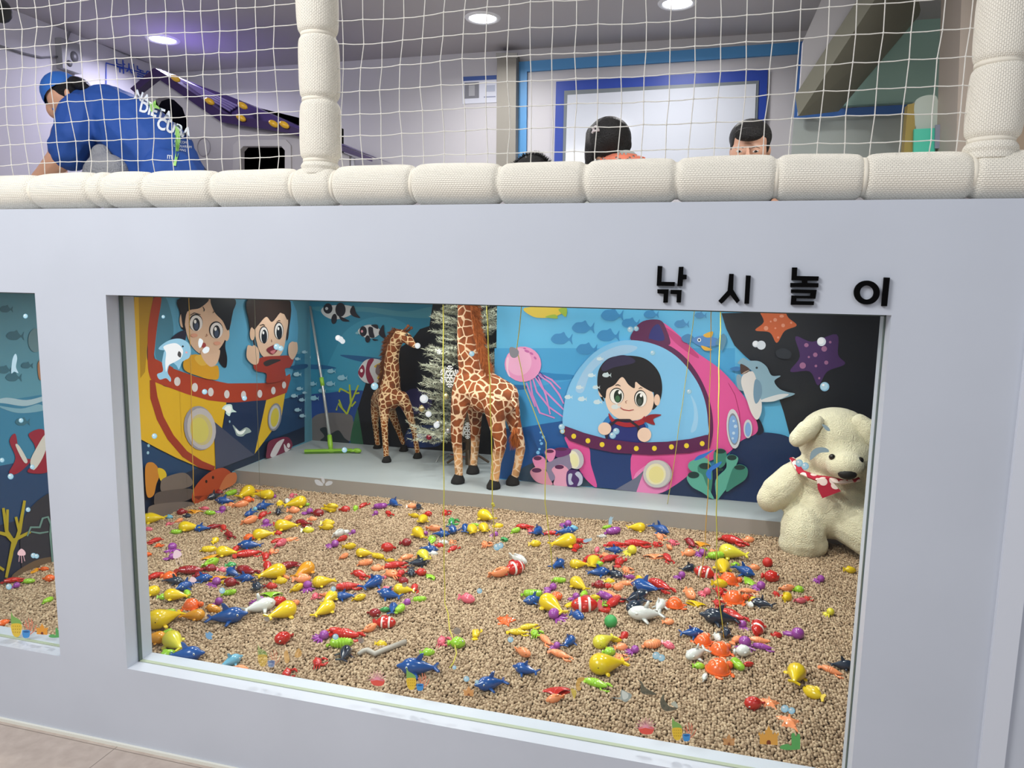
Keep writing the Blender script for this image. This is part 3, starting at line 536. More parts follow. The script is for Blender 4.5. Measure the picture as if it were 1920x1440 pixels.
# ================================================================== PLUSH GIRAFFES
def giraffe_mat(name, brown, cream, sc, thr, legz, legsc, legbrown):
    m, nt, b = node_mat(name); N = nt.nodes.new; L = nt.links.new; tc = N('ShaderNodeTexCoord')
    nz = N('ShaderNodeTexNoise'); nz.inputs['Scale'].default_value = 9; L(tc.outputs['Object'], nz.inputs['Vector'])
    mx = N('ShaderNodeMix'); mx.data_type = 'RGBA'; mx.inputs[0].default_value = .03; L(tc.outputs['Object'], mx.inputs[6]); L(nz.outputs['Color'], mx.inputs[7])
    outs = []
    for s, t in ((sc, thr), (legsc, thr*1.1)):
        v = N('ShaderNodeTexVoronoi'); v.feature = 'DISTANCE_TO_EDGE'; v.inputs['Scale'].default_value = s; v.inputs['Randomness'].default_value = .8; L(mx.outputs[2], v.inputs['Vector'])
        r = N('ShaderNodeMapRange'); r.inputs[1].default_value = t*.75; r.inputs[2].default_value = t*1.25; L(v.outputs['Distance'], r.inputs[0]); outs.append(r)
    sx = N('ShaderNodeSeparateXYZ'); L(tc.outputs['Object'], sx.inputs[0])
    zr = N('ShaderNodeMapRange'); zr.inputs[1].default_value = legz+.02; zr.inputs[2].default_value = legz-.02; L(sx.outputs['Z'], zr.inputs[0])
    mf = N('ShaderNodeMix'); L(zr.outputs[0], mf.inputs[0]); L(outs[0].outputs[0], mf.inputs[2]); L(outs[1].outputs[0], mf.inputs[3])
    cb = N('ShaderNodeMix'); cb.data_type = 'RGBA'; cb.inputs[6].default_value = (*lin(brown), 1); cb.inputs[7].default_value = (*lin(legbrown), 1); L(zr.outputs[0], cb.inputs[0])
    n2 = N('ShaderNodeTexNoise'); n2.inputs['Scale'].default_value = 14; L(tc.outputs['Object'], n2.inputs['Vector'])
    hs = N('ShaderNodeHueSaturation'); mr = N('ShaderNodeMapRange'); mr.inputs[1].default_value = .3; mr.inputs[2].default_value = .7; mr.inputs[3].default_value = .6; mr.inputs[4].default_value = 1.45; L(n2.outputs['Fac'], mr.inputs[0]); L(mr.outputs[0], hs.inputs['Value']); L(cb.outputs[2], hs.inputs['Color'])
    cm = N('ShaderNodeMix'); cm.data_type = 'RGBA'; cm.inputs[6].default_value = (*lin(cream), 1); L(hs.outputs[0], cm.inputs[7]); L(mf.outputs[0], cm.inputs[0]); L(cm.outputs[2], b.inputs['Base Color'])
    n3 = N('ShaderNodeTexNoise'); n3.inputs['Scale'].default_value = 420; L(tc.outputs['Object'], n3.inputs['Vector'])
    bp = N('ShaderNodeBump'); bp.inputs['Strength'].default_value = .7; bp.inputs['Distance'].default_value = .003; L(n3.outputs['Fac'], bp.inputs['Height']); L(bp.outputs[0], b.inputs['Normal'])
    b.inputs['Roughness'].default_value = .9; return m
def G(x, y, d): return PY(*Z6(x, y), d)
def hairs(name, path, n, ln, spread, m, parent, seed=1, droop=.3, w=.0022):
    rnd = random.Random(seed); b = MB()
    for i in range(n):
        t = rnd.random()*(len(path)-1); k = min(int(t), len(path)-2); f = t-k
        (p0, d0), (p1, d1) = path[k], path[k+1]; p = p0.lerp(p1, f); d = d0.lerp(d1, f).normalized()
        d = (d+Vector((rnd.uniform(-1, 1), rnd.uniform(-1, 1), rnd.uniform(-1, 1)))*spread).normalized(); l = ln*rnd.uniform(.6, 1.15)
        p = p+Vector((rnd.uniform(-1, 1), rnd.uniform(-1, 1), rnd.uniform(-1, 1)))*.006
        b.tube([p, p+d*l*.5, p+d*l+Vector((0, 0, -droop*l))], [w, w*.8, w*.15], 4)
    return b.build(name, m, parent, smooth=True)
hoof = mat('#0c0b0c', .8, bump=.5, bscale=300); eye_m = mat('#0a0807', .08, coat=1)
def giraffe(label, chains, hoofs, mat_, mane, horns, ears, eyes, hm, vox, base, hoofr, tail=None):
    t = thing('plush_giraffe', label, 'plush giraffe', base); b = MB()
    for c in chains: b.chain([G(*p[:3]) for p in c], [p[3] for p in c])
    o = b.build('body', mat_); remesh(o, vox, 2); bake(o); o.parent = None; keep(o, t)
    for h in hoofs:
        p = G(*h); hb = MB(); n = 10
        pr = [(1.25, 0), (1.3, .5), (1.05, 1.2), (.8, 1.9), (.5, 2.3)]
        vs = [(p.x+hoofr*r*math.cos(2*PI*k/n), p.y-hoofr*.3*(1-z/2.3)+hoofr*r*1.15*math.sin(2*PI*k/n), PLZ+.0015+hoofr*.72*z) for r, z in pr for k in range(n)]
        fs = [(j*n+k, j*n+(k+1) % n, (j+1)*n+(k+1) % n, (j+1)*n+k) for j in range(len(pr)-1) for k in range(n)]+[tuple(range(n)), tuple(range((len(pr)-1)*n, len(pr)*n))]
        keep(hb.add(vs, fs).build('hoof', hoof, smooth=True), t)
    keep(hairs('mane', [(G(*p[:3]), Vector(p[3])) for p in mane[0]], mane[1], mane[2], .55, hm, None, 3), t)
    for a, c in horns:
        A, C_ = G(*a), G(*c); keep(MB().tube([A, A.lerp(C_, .7), C_], [.009, .007, .006], 8).ell(C_, .010).build('horn', hm, smooth=True), t)
    for a, c in ears:
        A, C_ = G(*a), G(*c); keep(MB().tube([A, A.lerp(C_, .35), A.lerp(C_, .7), C_], [.006, .016, .014, .002], 8, flat=.4).build('ear', hm, smooth=True), t)
    for e in eyes: keep(MB().ell(G(*e), .0085).build('eye', eye_m, smooth=True), t)
    if tail:
        keep(MB().tube([G(*p) for p in tail], [.012, .010, .009, .009], 8).build('tail', mat_, smooth=True), t)
        tl = [o_ for o_ in t.children if o_.name.startswith('tail')][0]; th_ = hairs('tail_tuft', [(G(*tail[-1]), Vector((0, -.3, -1))), (G(*tail[-1])+Vector((0, 0, -.06)), Vector((0, -.2, -1)))], 260, .055, .5, hm, None, 8); th_.parent = tl
    return t
gm1 = giraffe_mat('plush_giraffe_small', '#7a3f1c', '#e8c79a', 27, .07, .60, 44, '#8a4c1e'); gm2 = giraffe_mat('plush_giraffe_large', '#8f4a22', '#f3d3b0', 21, .066, .53, 26, '#d29a66')
hm1 = mat('#7a4526', .9, var=.3, vscale=40); hm2 = mat('#b2622c', .9, var=.3, vscale=40)
giraffe('smaller plush giraffe with head turned right, standing between mop and frosted tree',
  [[(600, 645, 2.52, .072), (612, 560, 2.51, .056), (613, 450, 2.50, .047), (622, 370, 2.48, .042), (645, 312, 2.46, .041), (668, 280, 2.45, .042)],
   [(668, 278, 2.45, .042), (712, 296, 2.43, .034), (752, 335, 2.42, .021), (762, 344, 2.415, .017)],
   [(605, 680, 2.50, .080), (585, 692, 2.60, .088), (560, 694, 2.70, .080)],
   [(566, 710, 2.46, .045), (565, 790, 2.45, .033), (564, 860, 2.43, .024), (570, 950, 2.42, .020), (578, 1085, 2.40, .018)],
   [(680, 690, 2.49, .044), (715, 752, 2.51, .034), (740, 830, 2.53, .024), (764, 920, 2.55, .019), (785, 1062, 2.56, .017)],
   [(520, 700, 2.70, .046), (505, 770, 2.71, .032), (505, 850, 2.71, .023), (512, 930, 2.72, .019), (522, 1005, 2.72, .017)],
   [(590, 730, 2.72, .040), (630, 830, 2.72, .026), (665, 920, 2.71, .019), (688, 985, 2.71, .016)]],
  [(582, 1105, 2.40), (785, 1080, 2.56), (522, 1018, 2.73), (694, 1000, 2.71)], gm1,
  ([(640, 250, 2.46, (-.7, .2, .6)), (592, 320, 2.49, (-1, .2, .3)), (572, 420, 2.51, (-1, .3, -.2)), (566, 540, 2.53, (-1, .3, -.4)), (560, 600, 2.54, (-.8, .4, -.3))], 900, .045),
  [((690, 250, 2.44), (722, 215, 2.44)), ((700, 262, 2.48), (742, 228, 2.48))], [((660, 252, 2.46), (640, 232, 2.44))], [(712, 272, 2.402)], hm1, .008, (-1.95, 2.6, PLZ), .023,
  )
giraffe('larger plush giraffe with shaggy brown mane, standing right of the frosted tree',
  [[(1130, 600, 2.16, .082), (1145, 520, 2.16, .078), (1122, 400, 2.16, .068), (1110, 280, 2.16, .058), (1105, 100, 2.15, .050), (1095, -110, 2.14, .048), (1080, -180, 2.13, .050)],
   [(1080, -180, 2.13, .050), (1035, -165, 2.08, .038), (990, -125, 2.05, .026)],
   [(1115, 620, 2.15, .088), (1220, 665, 2.13, .105), (1350, 700, 2.11, .088)], [(1110, 590, 2.14, .08), (1250, 600, 2.13, .07), (1370, 670, 2.12, .07)],
   [(1080, 640, 2.10, .062), (1058, 760, 2.09, .050), (1044, 860, 2.09, .038), (1040, 960, 2.09, .032), (1050, 1060, 2.09, .026), (1056, 1195, 2.09, .024)],
   [(1160, 700, 2.22, .055), (1165, 850, 2.28, .036), (1163, 980, 2.31, .027), (1158, 1060, 2.32, .024), (1150, 1150, 2.32, .022)],
   [(1290, 740, 2.07, .066), (1305, 850, 2.06, .050), (1330, 960, 2.05, .038), (1325, 1010, 2.05, .036), (1302, 1110, 2.05, .029), (1290, 1235, 2.05, .026)],
   [(1385, 720, 2.14, .060), (1418, 850, 2.155, .040), (1452, 960, 2.16, .031), (1462, 1020, 2.16, .028), (1445, 1120, 2.16, .024), (1425, 1200, 2.16, .023)]],
  [(1052, 1215, 2.09), (1150, 1172, 2.32), (1286, 1252, 2.05), (1412, 1222, 2.16)], gm2,
  ([(1115, -200, 2.13, (.8, 0, .6)), (1135, 0, 2.12, (1, -.4, .1)), (1140, 120, 2.10, (1, -.5, -.3)), (1160, 260, 2.09, (1, -.5, -.6)), (1195, 380, 2.08, (.8, -.5, -.8)), (1235, 480, 2.08, (.7, -.5, -.9))], 2600, .060),
  [((1080, -215, 2.12), (1078, -270, 2.12)), ((1095, -210, 2.16), (1098, -262, 2.16))], [((1105, -190, 2.12), (1150, -215, 2.10)), ((1062, -200, 2.16), (1040, -240, 2.17))], [(1052, -186, 2.075)], hm2, .008, (-1.2, 2.16, PLZ), .031,
  tail=[(1405, 690, 2.02), (1440, 760, 2.02), (1440, 830, 2.02), (1428, 880, 2.02)])

# ================================================================== FROSTED TREE
def tree():
    rnd = random.Random(5); c = PY(884, 800, 2.50); cx, cy = c.x-.02, 2.50
    t = thing('christmas_tree', 'frosted grey-green artificial fir tree behind the larger giraffe', 'christmas tree', (cx, cy, PLZ)); b = MB(); tr = MB()
    tr.tube([(0, 0, .0015), (0, 0, 1.45)], [.018, .008], 10)
    for k in range(4):
        a = k*PI/2+.4; tr.tube([(0, 0, .10), (.13*math.cos(a), .13*math.sin(a), .012)], [.008, .008], 6)
    z = .14
    while z < 1.48:
        R = .34*(1-z/1.75)+.03; n = 13 if z < 1.1 else 9
        for k in range(n):
            a = rnd.random()*2*PI; L = R*rnd.uniform(.75, 1.1); up = rnd.uniform(.05, .35)
            d = Vector((math.cos(a), math.sin(a), up)).normalized()
            tw = Vector((cx, cy, PLZ+z))+d*L
            if tw.y > BY-.05 or (tw.x > PBX-.05 and tw.y > PBY-.05) or (tw.x > -1.50 and tw.y < 2.38): continue
            p0 = Vector((0, 0, z)); tr.tube([p0, p0+d*L], [.003, .0015], 4)
            side = Vector((-math.sin(a), math.cos(a), .1))
            twigs = [(p0+d*L*.25, d, L*.78)]
            for s in (.4, .55, .7, .85):
                for sg in (-1, 1): twigs.append((p0+d*L*s, (d+side*sg*.9+Vector((0, 0, rnd.uniform(-.2, .3)))).normalized(), L*.30))
            for q, e, l in twigs:
                m = int(l/.0048)
                u = e.orthogonal().normalized(); v = e.cross(u)
                for i in range(m):
                    an = rnd.random()*2*PI; o = u*math.cos(an)+v*math.sin(an); p = q+e*(l*i/m); tip = p+(e*1.0+o).normalized()*rnd.uniform(.018, .028); w = e.cross(o)*.0022
                    wt_ = Vector((cx, cy, PLZ))+tip
                    if wt_.y > BY-.01 or (wt_.x > PBX-.01 and wt_.y > PBY-.02): continue
                    b.add([p-w, p+w, tip], [(0, 1, 2)])
        z += .052
    tr.build('trunk', mat('#5a4a3a', .8), t); fm = mat('#c6cab6', .75, var=.25, vscale=22, name='frosted_needles')
    b.build('foliage', fm, t, fix=False); return cx, cy
tree()
def snowflake(p, r, label, yaw=0, m=None):
    b = MB(); n = 6
    for k in range(n):
        a = k*PI/3; d = Vector((math.sin(a), 0, math.cos(a))); s = Vector((math.cos(a), 0, -math.sin(a)))
        def bar(A, B, w):
            e = (B-A).normalized(); q = Vector((e.z, 0, -e.x))*w; b.prism([A+q, A-q, B-q, B+q], (0, .003, 0))
        bar(Vector(), d*r, r*.055)
        for f, l in ((.38, .26), (.62, .30), (.84, .18)):
            for sg in (-1, 1): bar(d*r*f, d*r*(f+l*.6)+s*sg*r*l, r*.05)
    o = b.build('snowflake_ornament', m or mat('#f2f4f6', .5), loc=p); tag(o, label, 'ornament', 'ornaments on the frosted tree')
snowflake(G(995, 548, 2.12), .062, 'large white snowflake ornament hanging left of the larger giraffe on the tree')
snowflake(G(800, 950, 2.34), .026, 'small white snowflake ornament low on the tree beside the small giraffe')
snowflake(G(1112, 905, 2.36), .05, 'pale snowflake ornament low between the larger giraffe\'s legs')
snowflake(G(925, 385, 2.24), .016, 'tiny white snowflake ornament on the upper left tree branches')
def ball(p, r, col, label):
    t = thing('bauble', label, 'bauble', p, group='ornaments on the frosted tree'); MB().ell((0, 0, 0), r, seg=16, rings=10).build('ball', mat(col, .12, metal=.7), t, smooth=True)
    MB().tube([(0, 0, r*.92), (0, 0, r*1.2)], r*.28, 8).build('cap', mat('#b8a25a', .3, metal=1), t, smooth=True)
ball(G(810, 762, 2.22), .019, '#c9b98c', 'gold bauble on the left tip of the tree')
ball(G(858, 948, 2.26), .017, '#a02844', 'dark pink bauble low on the left of the tree')
ball(G(970, 680, 2.18), .020, '#c8c79c', 'pale gold bauble right below the large snowflake')
ball(G(915, 860, 2.22), .019, '#d9dbdc', 'silver bauble on the lower left tree branches')
ball(G(985, 905, 2.20), .015, '#cfd1d3', 'small silver bauble on the lowest tree branch')
# ---- floor wiper
mp_ = thing('floor_wiper', 'green floor wiper with long aluminium pole leaning in the back left corner', 'floor wiper', PZ(620, 848, PLZ)); gr = mat('#8fc23a', .35, name='green_plastic')
zt = [PY(*Z6(75, 86), 2.74), PY(*Z6(153, 575), 2.64), PY(*Z6(203, 935), 2.53)]
top = zt[0]+(zt[0]-zt[1])*.0
keep(MB().tube([top, zt[1], zt[2]], [.0085, .0085, .0105], 12).build('pole', mat('#c8ccd0', .3, metal=.6), smooth=True), mp_)
keep(MB().tube([zt[1]+(zt[0]-zt[1])*.04, zt[1]-(zt[0]-zt[1])*.07], .014, 10).build('collar', gr, smooth=True), mp_)
zb = PZ(*Z6(212, 1035), PLZ+.018); keep(MB().tube([zt[2], zt[2].lerp(zb, .6), zb], [.015, .017, .012], 10).ell(zb, (.028, .02, .014)).build('socket', gr, smooth=True), mp_)
a = PZ(*Z6(38, 1042), PLZ+.016); c = PZ(*Z6(350, 1036), PLZ+.016); d = (c-a).normalized(); q = Vector((-d.y, d.x, 0))*.014
keep(MB().prism([a+q, a-q, c-q, c+q], (0, 0, .012)).build('blade_bar', gr), mp_)
keep(MB().prism([a+q*.3+Vector((0, 0, 0)), a-q*.3, c-q*.3, c+q*.3], (0, 0, -.0145)).build('rubber_blade', mat('#5d8a2a', .5)), mp_)
e = PZ(*Z6(385, 1036), PLZ+.018); keep(MB().ell(e, (.032, .018, .016)).ell(e-d*.03, (.02, .012, .01)).build('end_grip', gr, smooth=True), mp_)
# ---- cables under the tree
for pts, col, lab in (([(905, 1112), (925, 1075), (975, 1050), (1040, 1048), (1090, 1066)], '#c9cdce', 'white cable looping on the platform beneath the tree'),
                      ([(955, 1095), (990, 1070), (1060, 1082), (1130, 1095)], '#8a8c8e', 'grey cable lying on the platform behind the larger giraffe'),
                      ([(1000, 1060), (1050, 1072), (1100, 1078)], '#b9482e', 'short red cable lying on the platform beneath the tree')):
    tag(MB().tube([PZ(*Z6(*p), PLZ+.004) for p in pts], .003, 6).build('cable', mat(col, .4), smooth=True), lab, 'cable')

# ================================================================== WHITE BEAR
def bear():
    fur = mat('#e9e3c4', .95, bump=.9, bscale=170, sub=.3, var=.05, vscale=30, name='cream_plush')
    B = lambda x, y, d: PY(*Z8(x, y), d)
    t = thing('plush_bear', 'large cream plush bear with patterned scarf sitting on the platform edge', 'plush bear', (.36, 1.95, PLZ)); b = MB()
    b.ell(B(1020, 1345, 1.93), (.165, .13, .17), seg=20, rings=14); b.ell(B(1030, 1430, 1.905), (.195, .14, .135), seg=20, rings=14)
    b.ell(B(1055, 1045, 1.95), (.172, .15, .150), seg=20, rings=14); b.ell(B(1085, 1130, 1.90), (.15, .13, .115), seg=20, rings=14)
    b.ell(B(1108, 1188, 1.77), (.084, .075, .064), seg=16, rings=10)
    b.chain([B(890, 1200, 1.93), B(815, 1260, 1.90), B(745, 1330, 1.86), B(705, 1368, 1.85)], [.060, .074, .080, .066])
    b.chain([B(1230, 1230, 1.93), B(1320, 1320, 1.90), B(1370, 1400, 1.87)], [.055, .064, .062])
    D = lambda x, y, d: PY(1220+x/4.8, 960+y/4.8, d)
    b.chain([D(1365, 110, 1.82), D(1370, 190, 1.80), D(1370, 260, 1.79)], [.098, .102, .098]); b.ell(D(1372, 285, 1.79), (.112, .085, .075), seg=16, rings=10)
    b.chain([D(1790, 100, 1.84), D(1890, 160, 1.80), D(1990, 240, 1.76)], [.10, .10, .095])
    o = b.build('body', fur); remesh(o, .009, 4); bake(o); keep(o, t)
    for P_, rr in (((B(955, 955, 1.84), B(900, 1000, 1.82), B(850, 1045, 1.82)), (.034, .048, .040)), ((B(1185, 950, 1.86), B(1235, 995, 1.85), B(1262, 1045, 1.85)), (.036, .048, .040))):
        eb = MB(); eb.chain(P_, rr); o = eb.build('ear', fur); remesh(o, .008, 4); bake(o); keep(o, t)
    keep(MB().ell(B(1120, 1236, 1.712), (.040, .02, .024)).build('nose', mat('#0b0a0a', .6), smooth=True), t)
    for p in (B(1037, 1143, 1.745), B(1190, 1160, 1.745)): keep(MB().ell(p, .0145).build('eye', eye_m, smooth=True), t)
    # scarf
    m, nt, bb = node_mat('patterned_scarf'); tc = nt.nodes.new('ShaderNodeTexCoord'); v = nt.nodes.new('ShaderNodeTexVoronoi'); v.inputs['Scale'].default_value = 22; nt.links.new(tc.outputs['Object'], v.inputs['Vector'])
    r = nt.nodes.new('ShaderNodeValToRGB'); r.color_ramp.interpolation = 'CONSTANT'; r.color_ramp.elements[0].color = (*lin('#f1ddd6'), 1); r.color_ramp.elements[1].position = .47; r.color_ramp.elements[1].color = (*lin('#b01f38'), 1)
    nt.links.new(v.outputs['Distance'], r.inputs[0]); nt.links.new(r.outputs[0], bb.inputs['Base Color']); bb.inputs['Roughness'].default_value = .9
    s = MB(); P = [B(820, 1150, 1.90), B(870, 1225, 1.83), B(950, 1255, 1.78), B(1010, 1265, 1.76), B(1080, 1275, 1.765), B(1180, 1262, 1.80)]; s.tube(P, [.014, .019, .020, .024, .020, .016], 10, flat=.6)
    s2 = MB(); s2.prism([B(955, 1262, 1.74), B(1020, 1255, 1.735), B(1050, 1290, 1.73), B(1085, 1328, 1.725), B(1040, 1345, 1.722), B(985, 1366, 1.72), B(962, 1320, 1.73)], (0, .012, 0))
    sc_ = keep(s.build('scarf', m, smooth='auto'), t); s2.build('scarf_end', m).parent = sc_
bear()

# ================================================================== FISHING LINES
yl = mat('#c4bb48', .6, name='yellow_cord'); yo = mat('#d6a94a', .6); pinm = mat('#8a6a44', .6)
def line(pts, label, r=.0021, m=yl, end=None, knot=None, lay=None):
    pe = pts[-1]; y = PZ(pe[0], pe[1], SAND+.02).y if end != 'hang' else PZ(pe[0], pe[1]+28, SAND).y
    Q = [PY(p[0], p[1], y) for p in pts]; t = Q[0]; topz = DECK-.04
    d = (Q[0]-Q[1]); Q.insert(0, Vector((t.x+d.x/d.z*(topz-t.z)*.5, y, topz)))
    o = thing('fishing_line', label, 'fishing line', Q[0], group='yellow fishing cords hanging into the pit')
    R = []
    for a, c in zip(Q[:-1], Q[1:]):
        n = max(2, int((a-c).length/.06)); R += [a.lerp(c, i/n)+(Vector((.0015*math.sin(i*1.7), 0, 0)) if i else Vector()) for i in range(n)]
    R.append(Q[-1])
    if lay: R += [PZ(*p, SAND+.014) for p in lay]
    keep(MB().tube(R, r, 6).build('cord', m, smooth=True), o)
    keep(MB().tube([Q[0], Q[0]+Vector((0, 0, -.012))], [.010, .007], 8).build('peg', pinm, smooth=True), o)
    if knot: keep(MB().ell(PY(*knot, y), (.008, .007, .008)).ell(PY(knot[0]+2, knot[1]+3, y), (.006, .006, .007)).build('knot', m, smooth=True), o)
    if end == 'hang': keep(MB().tube([Q[-1]+Vector((0, 0, .004)), Q[-1]+Vector((.008, -.003, -.014)), Q[-1]+Vector((.018, -.004, -.030))], [.006, .007, .0065], 8).build('magnet', mat('#4a1f18', .4), smooth=True), o)
line([(354, 565), (358, 700), (361, 860), (364, 944)], 'orange-yellow cord hanging far left in front of the yellow submarine', .0022, yo)
line([(477, 569), (481, 700), (484, 829), (489, 950)], 'thin dark cord hanging in front of the waving boy print', .0010, mat('#6a6a58', .5))
line([(831, 577), (832, 760), (832, 960), (834, 1132)], 'yellow cord hanging left of the larger giraffe and trailing onto the pellets', .0020, yl, lay=[(840, 1150), (843, 1180), (852, 1205), (856, 1225), (850, 1243), (843, 1252)])
line([(913, 580), (918, 700), (922, 850), (924, 960), (927, 1012)], 'yellow knotted cord hanging over the larger giraffe\'s body', .0026, yl, knot=(924, 945))
line([(977, 583), (969, 653), (984, 729), (1024, 830), (1022, 943), (1029, 1001), (1036, 1070)], 'bent yellow cord hanging across the pink jellyfish print', .0020)
line([(1301, 591), (1283, 730), (1262, 880), (1251, 948)], 'slanting yellow cord ending in a dark magnet above the pellets', .0016, yl, end='hang')
line([(1333, 590), (1332, 660), (1328, 900), (1322, 1029), (1312, 1086)], 'thin yellow cord hanging left of the dolphin print', .0017, yo)
line([(1351, 583), (1347, 760), (1343, 960), (1344, 1080), (1349, 1130), (1357, 1196)], 'yellow cord hanging right onto the heap of orange turtles', .0018)
# ================================================================== STICKERS ON THE GLASS
ZA, ZB, ZC = conv(260, 900, 5.3333), conv(600, 900, 5.3333), conv(900, 900, 5.3333)
ZD, ZE, ZF, ZG, ZH = conv(1220, 960, 4.8), conv(240, 1100, 4.8), conv(600, 1100, 4.8), conv(960, 1060, 4.8), conv(1180, 1150, 4.3636)
STN = [0]
def sticker(name, cv, label, cat, draw, alpha=None):
    M = Mural(lambda x, y: PY(x, y, GY-.0003), (0, -.00005, 0)); M.z = cv; draw(M); STN[0] += 1
    o = M.mb.build(name, [mat(h, .25, alpha=alpha) for h in M.mats], fix=False)
    b = bmesh.new(); b.from_mesh(o.data)                 # a film of real thickness: the outer shape gets its rim
    b.to_mesh(o.data); b.free(); tag(o, label, cat, 'stickers on the window glass'); return o
def bubble(cv, where, *discs):
    def d(M):
        for x, y, r in discs: M.E('#8fc4dd', x, y, r, r); M.E('#b5dcea', x-r*.1, y-r*.1, r*.8, r*.8); M.E('#ffffff', x-r*.3, y-r*.35, r*.28, r*.24)
    sticker('bubble_sticker', cv, ('pale blue bubble sticker ' if len(discs) == 1 else 'pair of pale blue bubbles sticker ')+where, 'sticker', d)
def blob(cv, where, *discs):
    def d(M):
        for x, y, r in discs: M.E('#dde6ea', x, y, r, r)
        x, y, r = discs[0]; M.E('#f6fafb', x-r*.15, y-r*.15, r*.7, r*.7)
    sticker('bubble_sticker', cv, 'white bubble sticker '+where, 'sticker', d)
for a in (((422, 214, 11), 'in the submarine dome at top left'), ((682, 685, 17), 'on the red belt beneath the girl'), ((932, 725, 16), 'on the red belt right of its middle'), ((367, 963, 17), 'on the yellow hull left of the porthole'), ((1560, 1050, 17), 'in front of the green wiper head')): bubble(Z5, a[1], a[0])
bubble(Z5, 'over the waving boy\'s mouth', (1135, 402, 20), (1160, 412, 17))
blob(Z5, 'between the wiper pole and striped fish', (1520, 347, 18), (1548, 368, 16), (1535, 355, 18)); blob(Z6, 'left of the tree beside the giraffe\'s chest', (825, 695, 28)); blob(Z6, 'below the white bubble left of the tree', (855, 795, 20)); blob(Z6, 'at the lower left tree branches', (908, 868, 20))
bubble(Z6, 'over the striped fish by the small giraffe', (500, 612, 24)); blob(Z6, 'at the small giraffe\'s muzzle', (783, 345, 19)); bubble(Z6, 'on the larger giraffe\'s neck', (1140, 398, 18))
bubble(Z7, 'at the left end of the purple belt', (545, 855, 21), (550, 885, 13)); bubble(Z7, 'at the top of the glass dome print', (1152, 362, 18)); bubble(Z7, 'in the right of the dome print', (1395, 620, 18))
bubble(Z7, 'on the boy\'s chest by his hand', (908, 884, 22), (885, 912, 22)); bubble(Z7, 'beside the purple hatch print', (1003, 206, 21), (1042, 200, 17)); blob(Z7, 'above the singing dolphin', (1838, 302, 22), (1875, 310, 30))
blob(Z8, 'on the purple starfish print', (980, 520, 24)); bubble(Z8, 'below the purple starfish print', (997, 763, 25)); bubble(Z8, 'at the plush bear\'s neck', (860, 1176, 20), (892, 1192, 20))
bubble(ZL, 'at the top of the left window', (86, 203, 8)); bubble(ZL, 'in the middle of the left window', (71, 555, 8)); bubble(ZL, 'at the left edge of the left window', (7, 689, 8)); bubble(ZL, 'on the red fish print, left window', (109, 712, 8)); bubble(ZL, 'below the red fish print, left window', (36, 744, 10)); bubble(ZL, 'above the yellow coral, left window', (95, 856, 8)); bubble(ZL, 'near the pellets in the left window', (113, 1011, 9), (124, 1013, 8)); bubble(ZL, 'on the purple toy, left window', (30, 1116, 10))
bubble(ZA, 'left of a lime toy on the pellets', (835, 1105, 30)); bubble(ZE, 'right by the lime shrimp toy', (1868, 450, 27)); bubble(ZF, 'on bare pellets above centre', (1436, 38, 24)); bubble(ZF, 'left of the orange fish toy', (1715, 476, 26)); bubble(ZF, 'above the jumping blue dolphin toy', (1318, 830, 26)); bubble(ZF, 'right beside the blue dolphin\'s snout', (1412, 856, 18))
bubble(ZF, 'at the end of the trailing cord', (1210, 727, 18)); bubble(ZB, 'below the pile of yellow whales', (1770, 670, 34), (1805, 655, 30)); bubble(ZG, 'on pellets below the orange crab', (1298, 812, 34), (1345, 832, 32)); bubble(ZH, 'above the orange starfish toy', (1272, 780, 32), (1328, 796, 28)); bubble(ZB, 'beside a small blue fish on the pile', (135, 1088, 26))
def spl(col): return lambda M: M.S(col, '700,410 715,420 730,405 745,412 765,430 752,445 758,468 735,475 715,468 700,450')
sticker('splash_sticker', ZE, 'blue splash sticker on bare pellets at lower left', 'sticker', spl('#79a9cf'))
for cv, x, y, r, w in ((ZE, 1250, 292, 24, 'at the tail of a yellow whale toy'), (ZF, 1232, 398, 34, 'above the lime fish toy'), (ZF, 370, 485, 27, 'below the red lobster toy'), (ZB, 845, 1048, 26, 'on the yellow whale toy')):
    sticker('adhesive_spot', cv, 'round grey adhesive spot on the glass '+w, 'sticker', lambda M, x=x, y=y, r=r: M.E('#8e8880', x, y, r, r*.95), .85)
def leap(M):
    M.S('#8fc0d8', '393,412 420,385 470,358 530,352 580,380 596,430 585,470 560,485 540,500 520,545 505,520 470,500 450,560 470,600 466,622 440,600 400,608 384,575 420,555 415,500 425,440 430,425 405,422')
    M.S('#e9eef0', '425,400 500,380 545,420 535,470 500,495 455,520 440,560 435,500 440,440'); M.S('#4a4a4a', '520,430 535,445 530,470 512,455'); M.E('#222222', 545, 400, 6, 6); M.E('#e8a0a0', 568, 438, 7, 6)
sticker('dolphin_sticker', Z5, 'light blue jumping dolphin sticker in front of the cartoon girl', 'sticker', leap)
sticker('bird_sticker', Z5, 'white leaf shapes sticker over the girl\'s mouth', 'sticker', lambda M: (M.S('#e3eef4', '650,350 672,365 662,400 648,408 642,380'), M.S('#e3eef4', '668,425 690,402 712,410 705,435 680,444')))
ray_ = lambda c, P, Q: (lambda M: (M.S(c, P), M.S('#dfe7df', Q)))
sticker('ray_sticker', Z5, 'white manta ray sticker right of the yellow hull', 'sticker', ray_('#b9d2c8', '792,792 812,768 850,765 860,795 882,812 850,815 838,838 815,820 820,800', '806,795 820,775 845,775 850,800 835,820'))
sticker('ray_sticker', Z5, 'grey manta ray sticker with raised wings below the white one', 'sticker', ray_('#8fa09a', '858,892 890,922 905,930 945,908 975,935 940,950 920,965 885,960 872,930', '875,915 905,935 940,920 920,950 890,948'), .9)
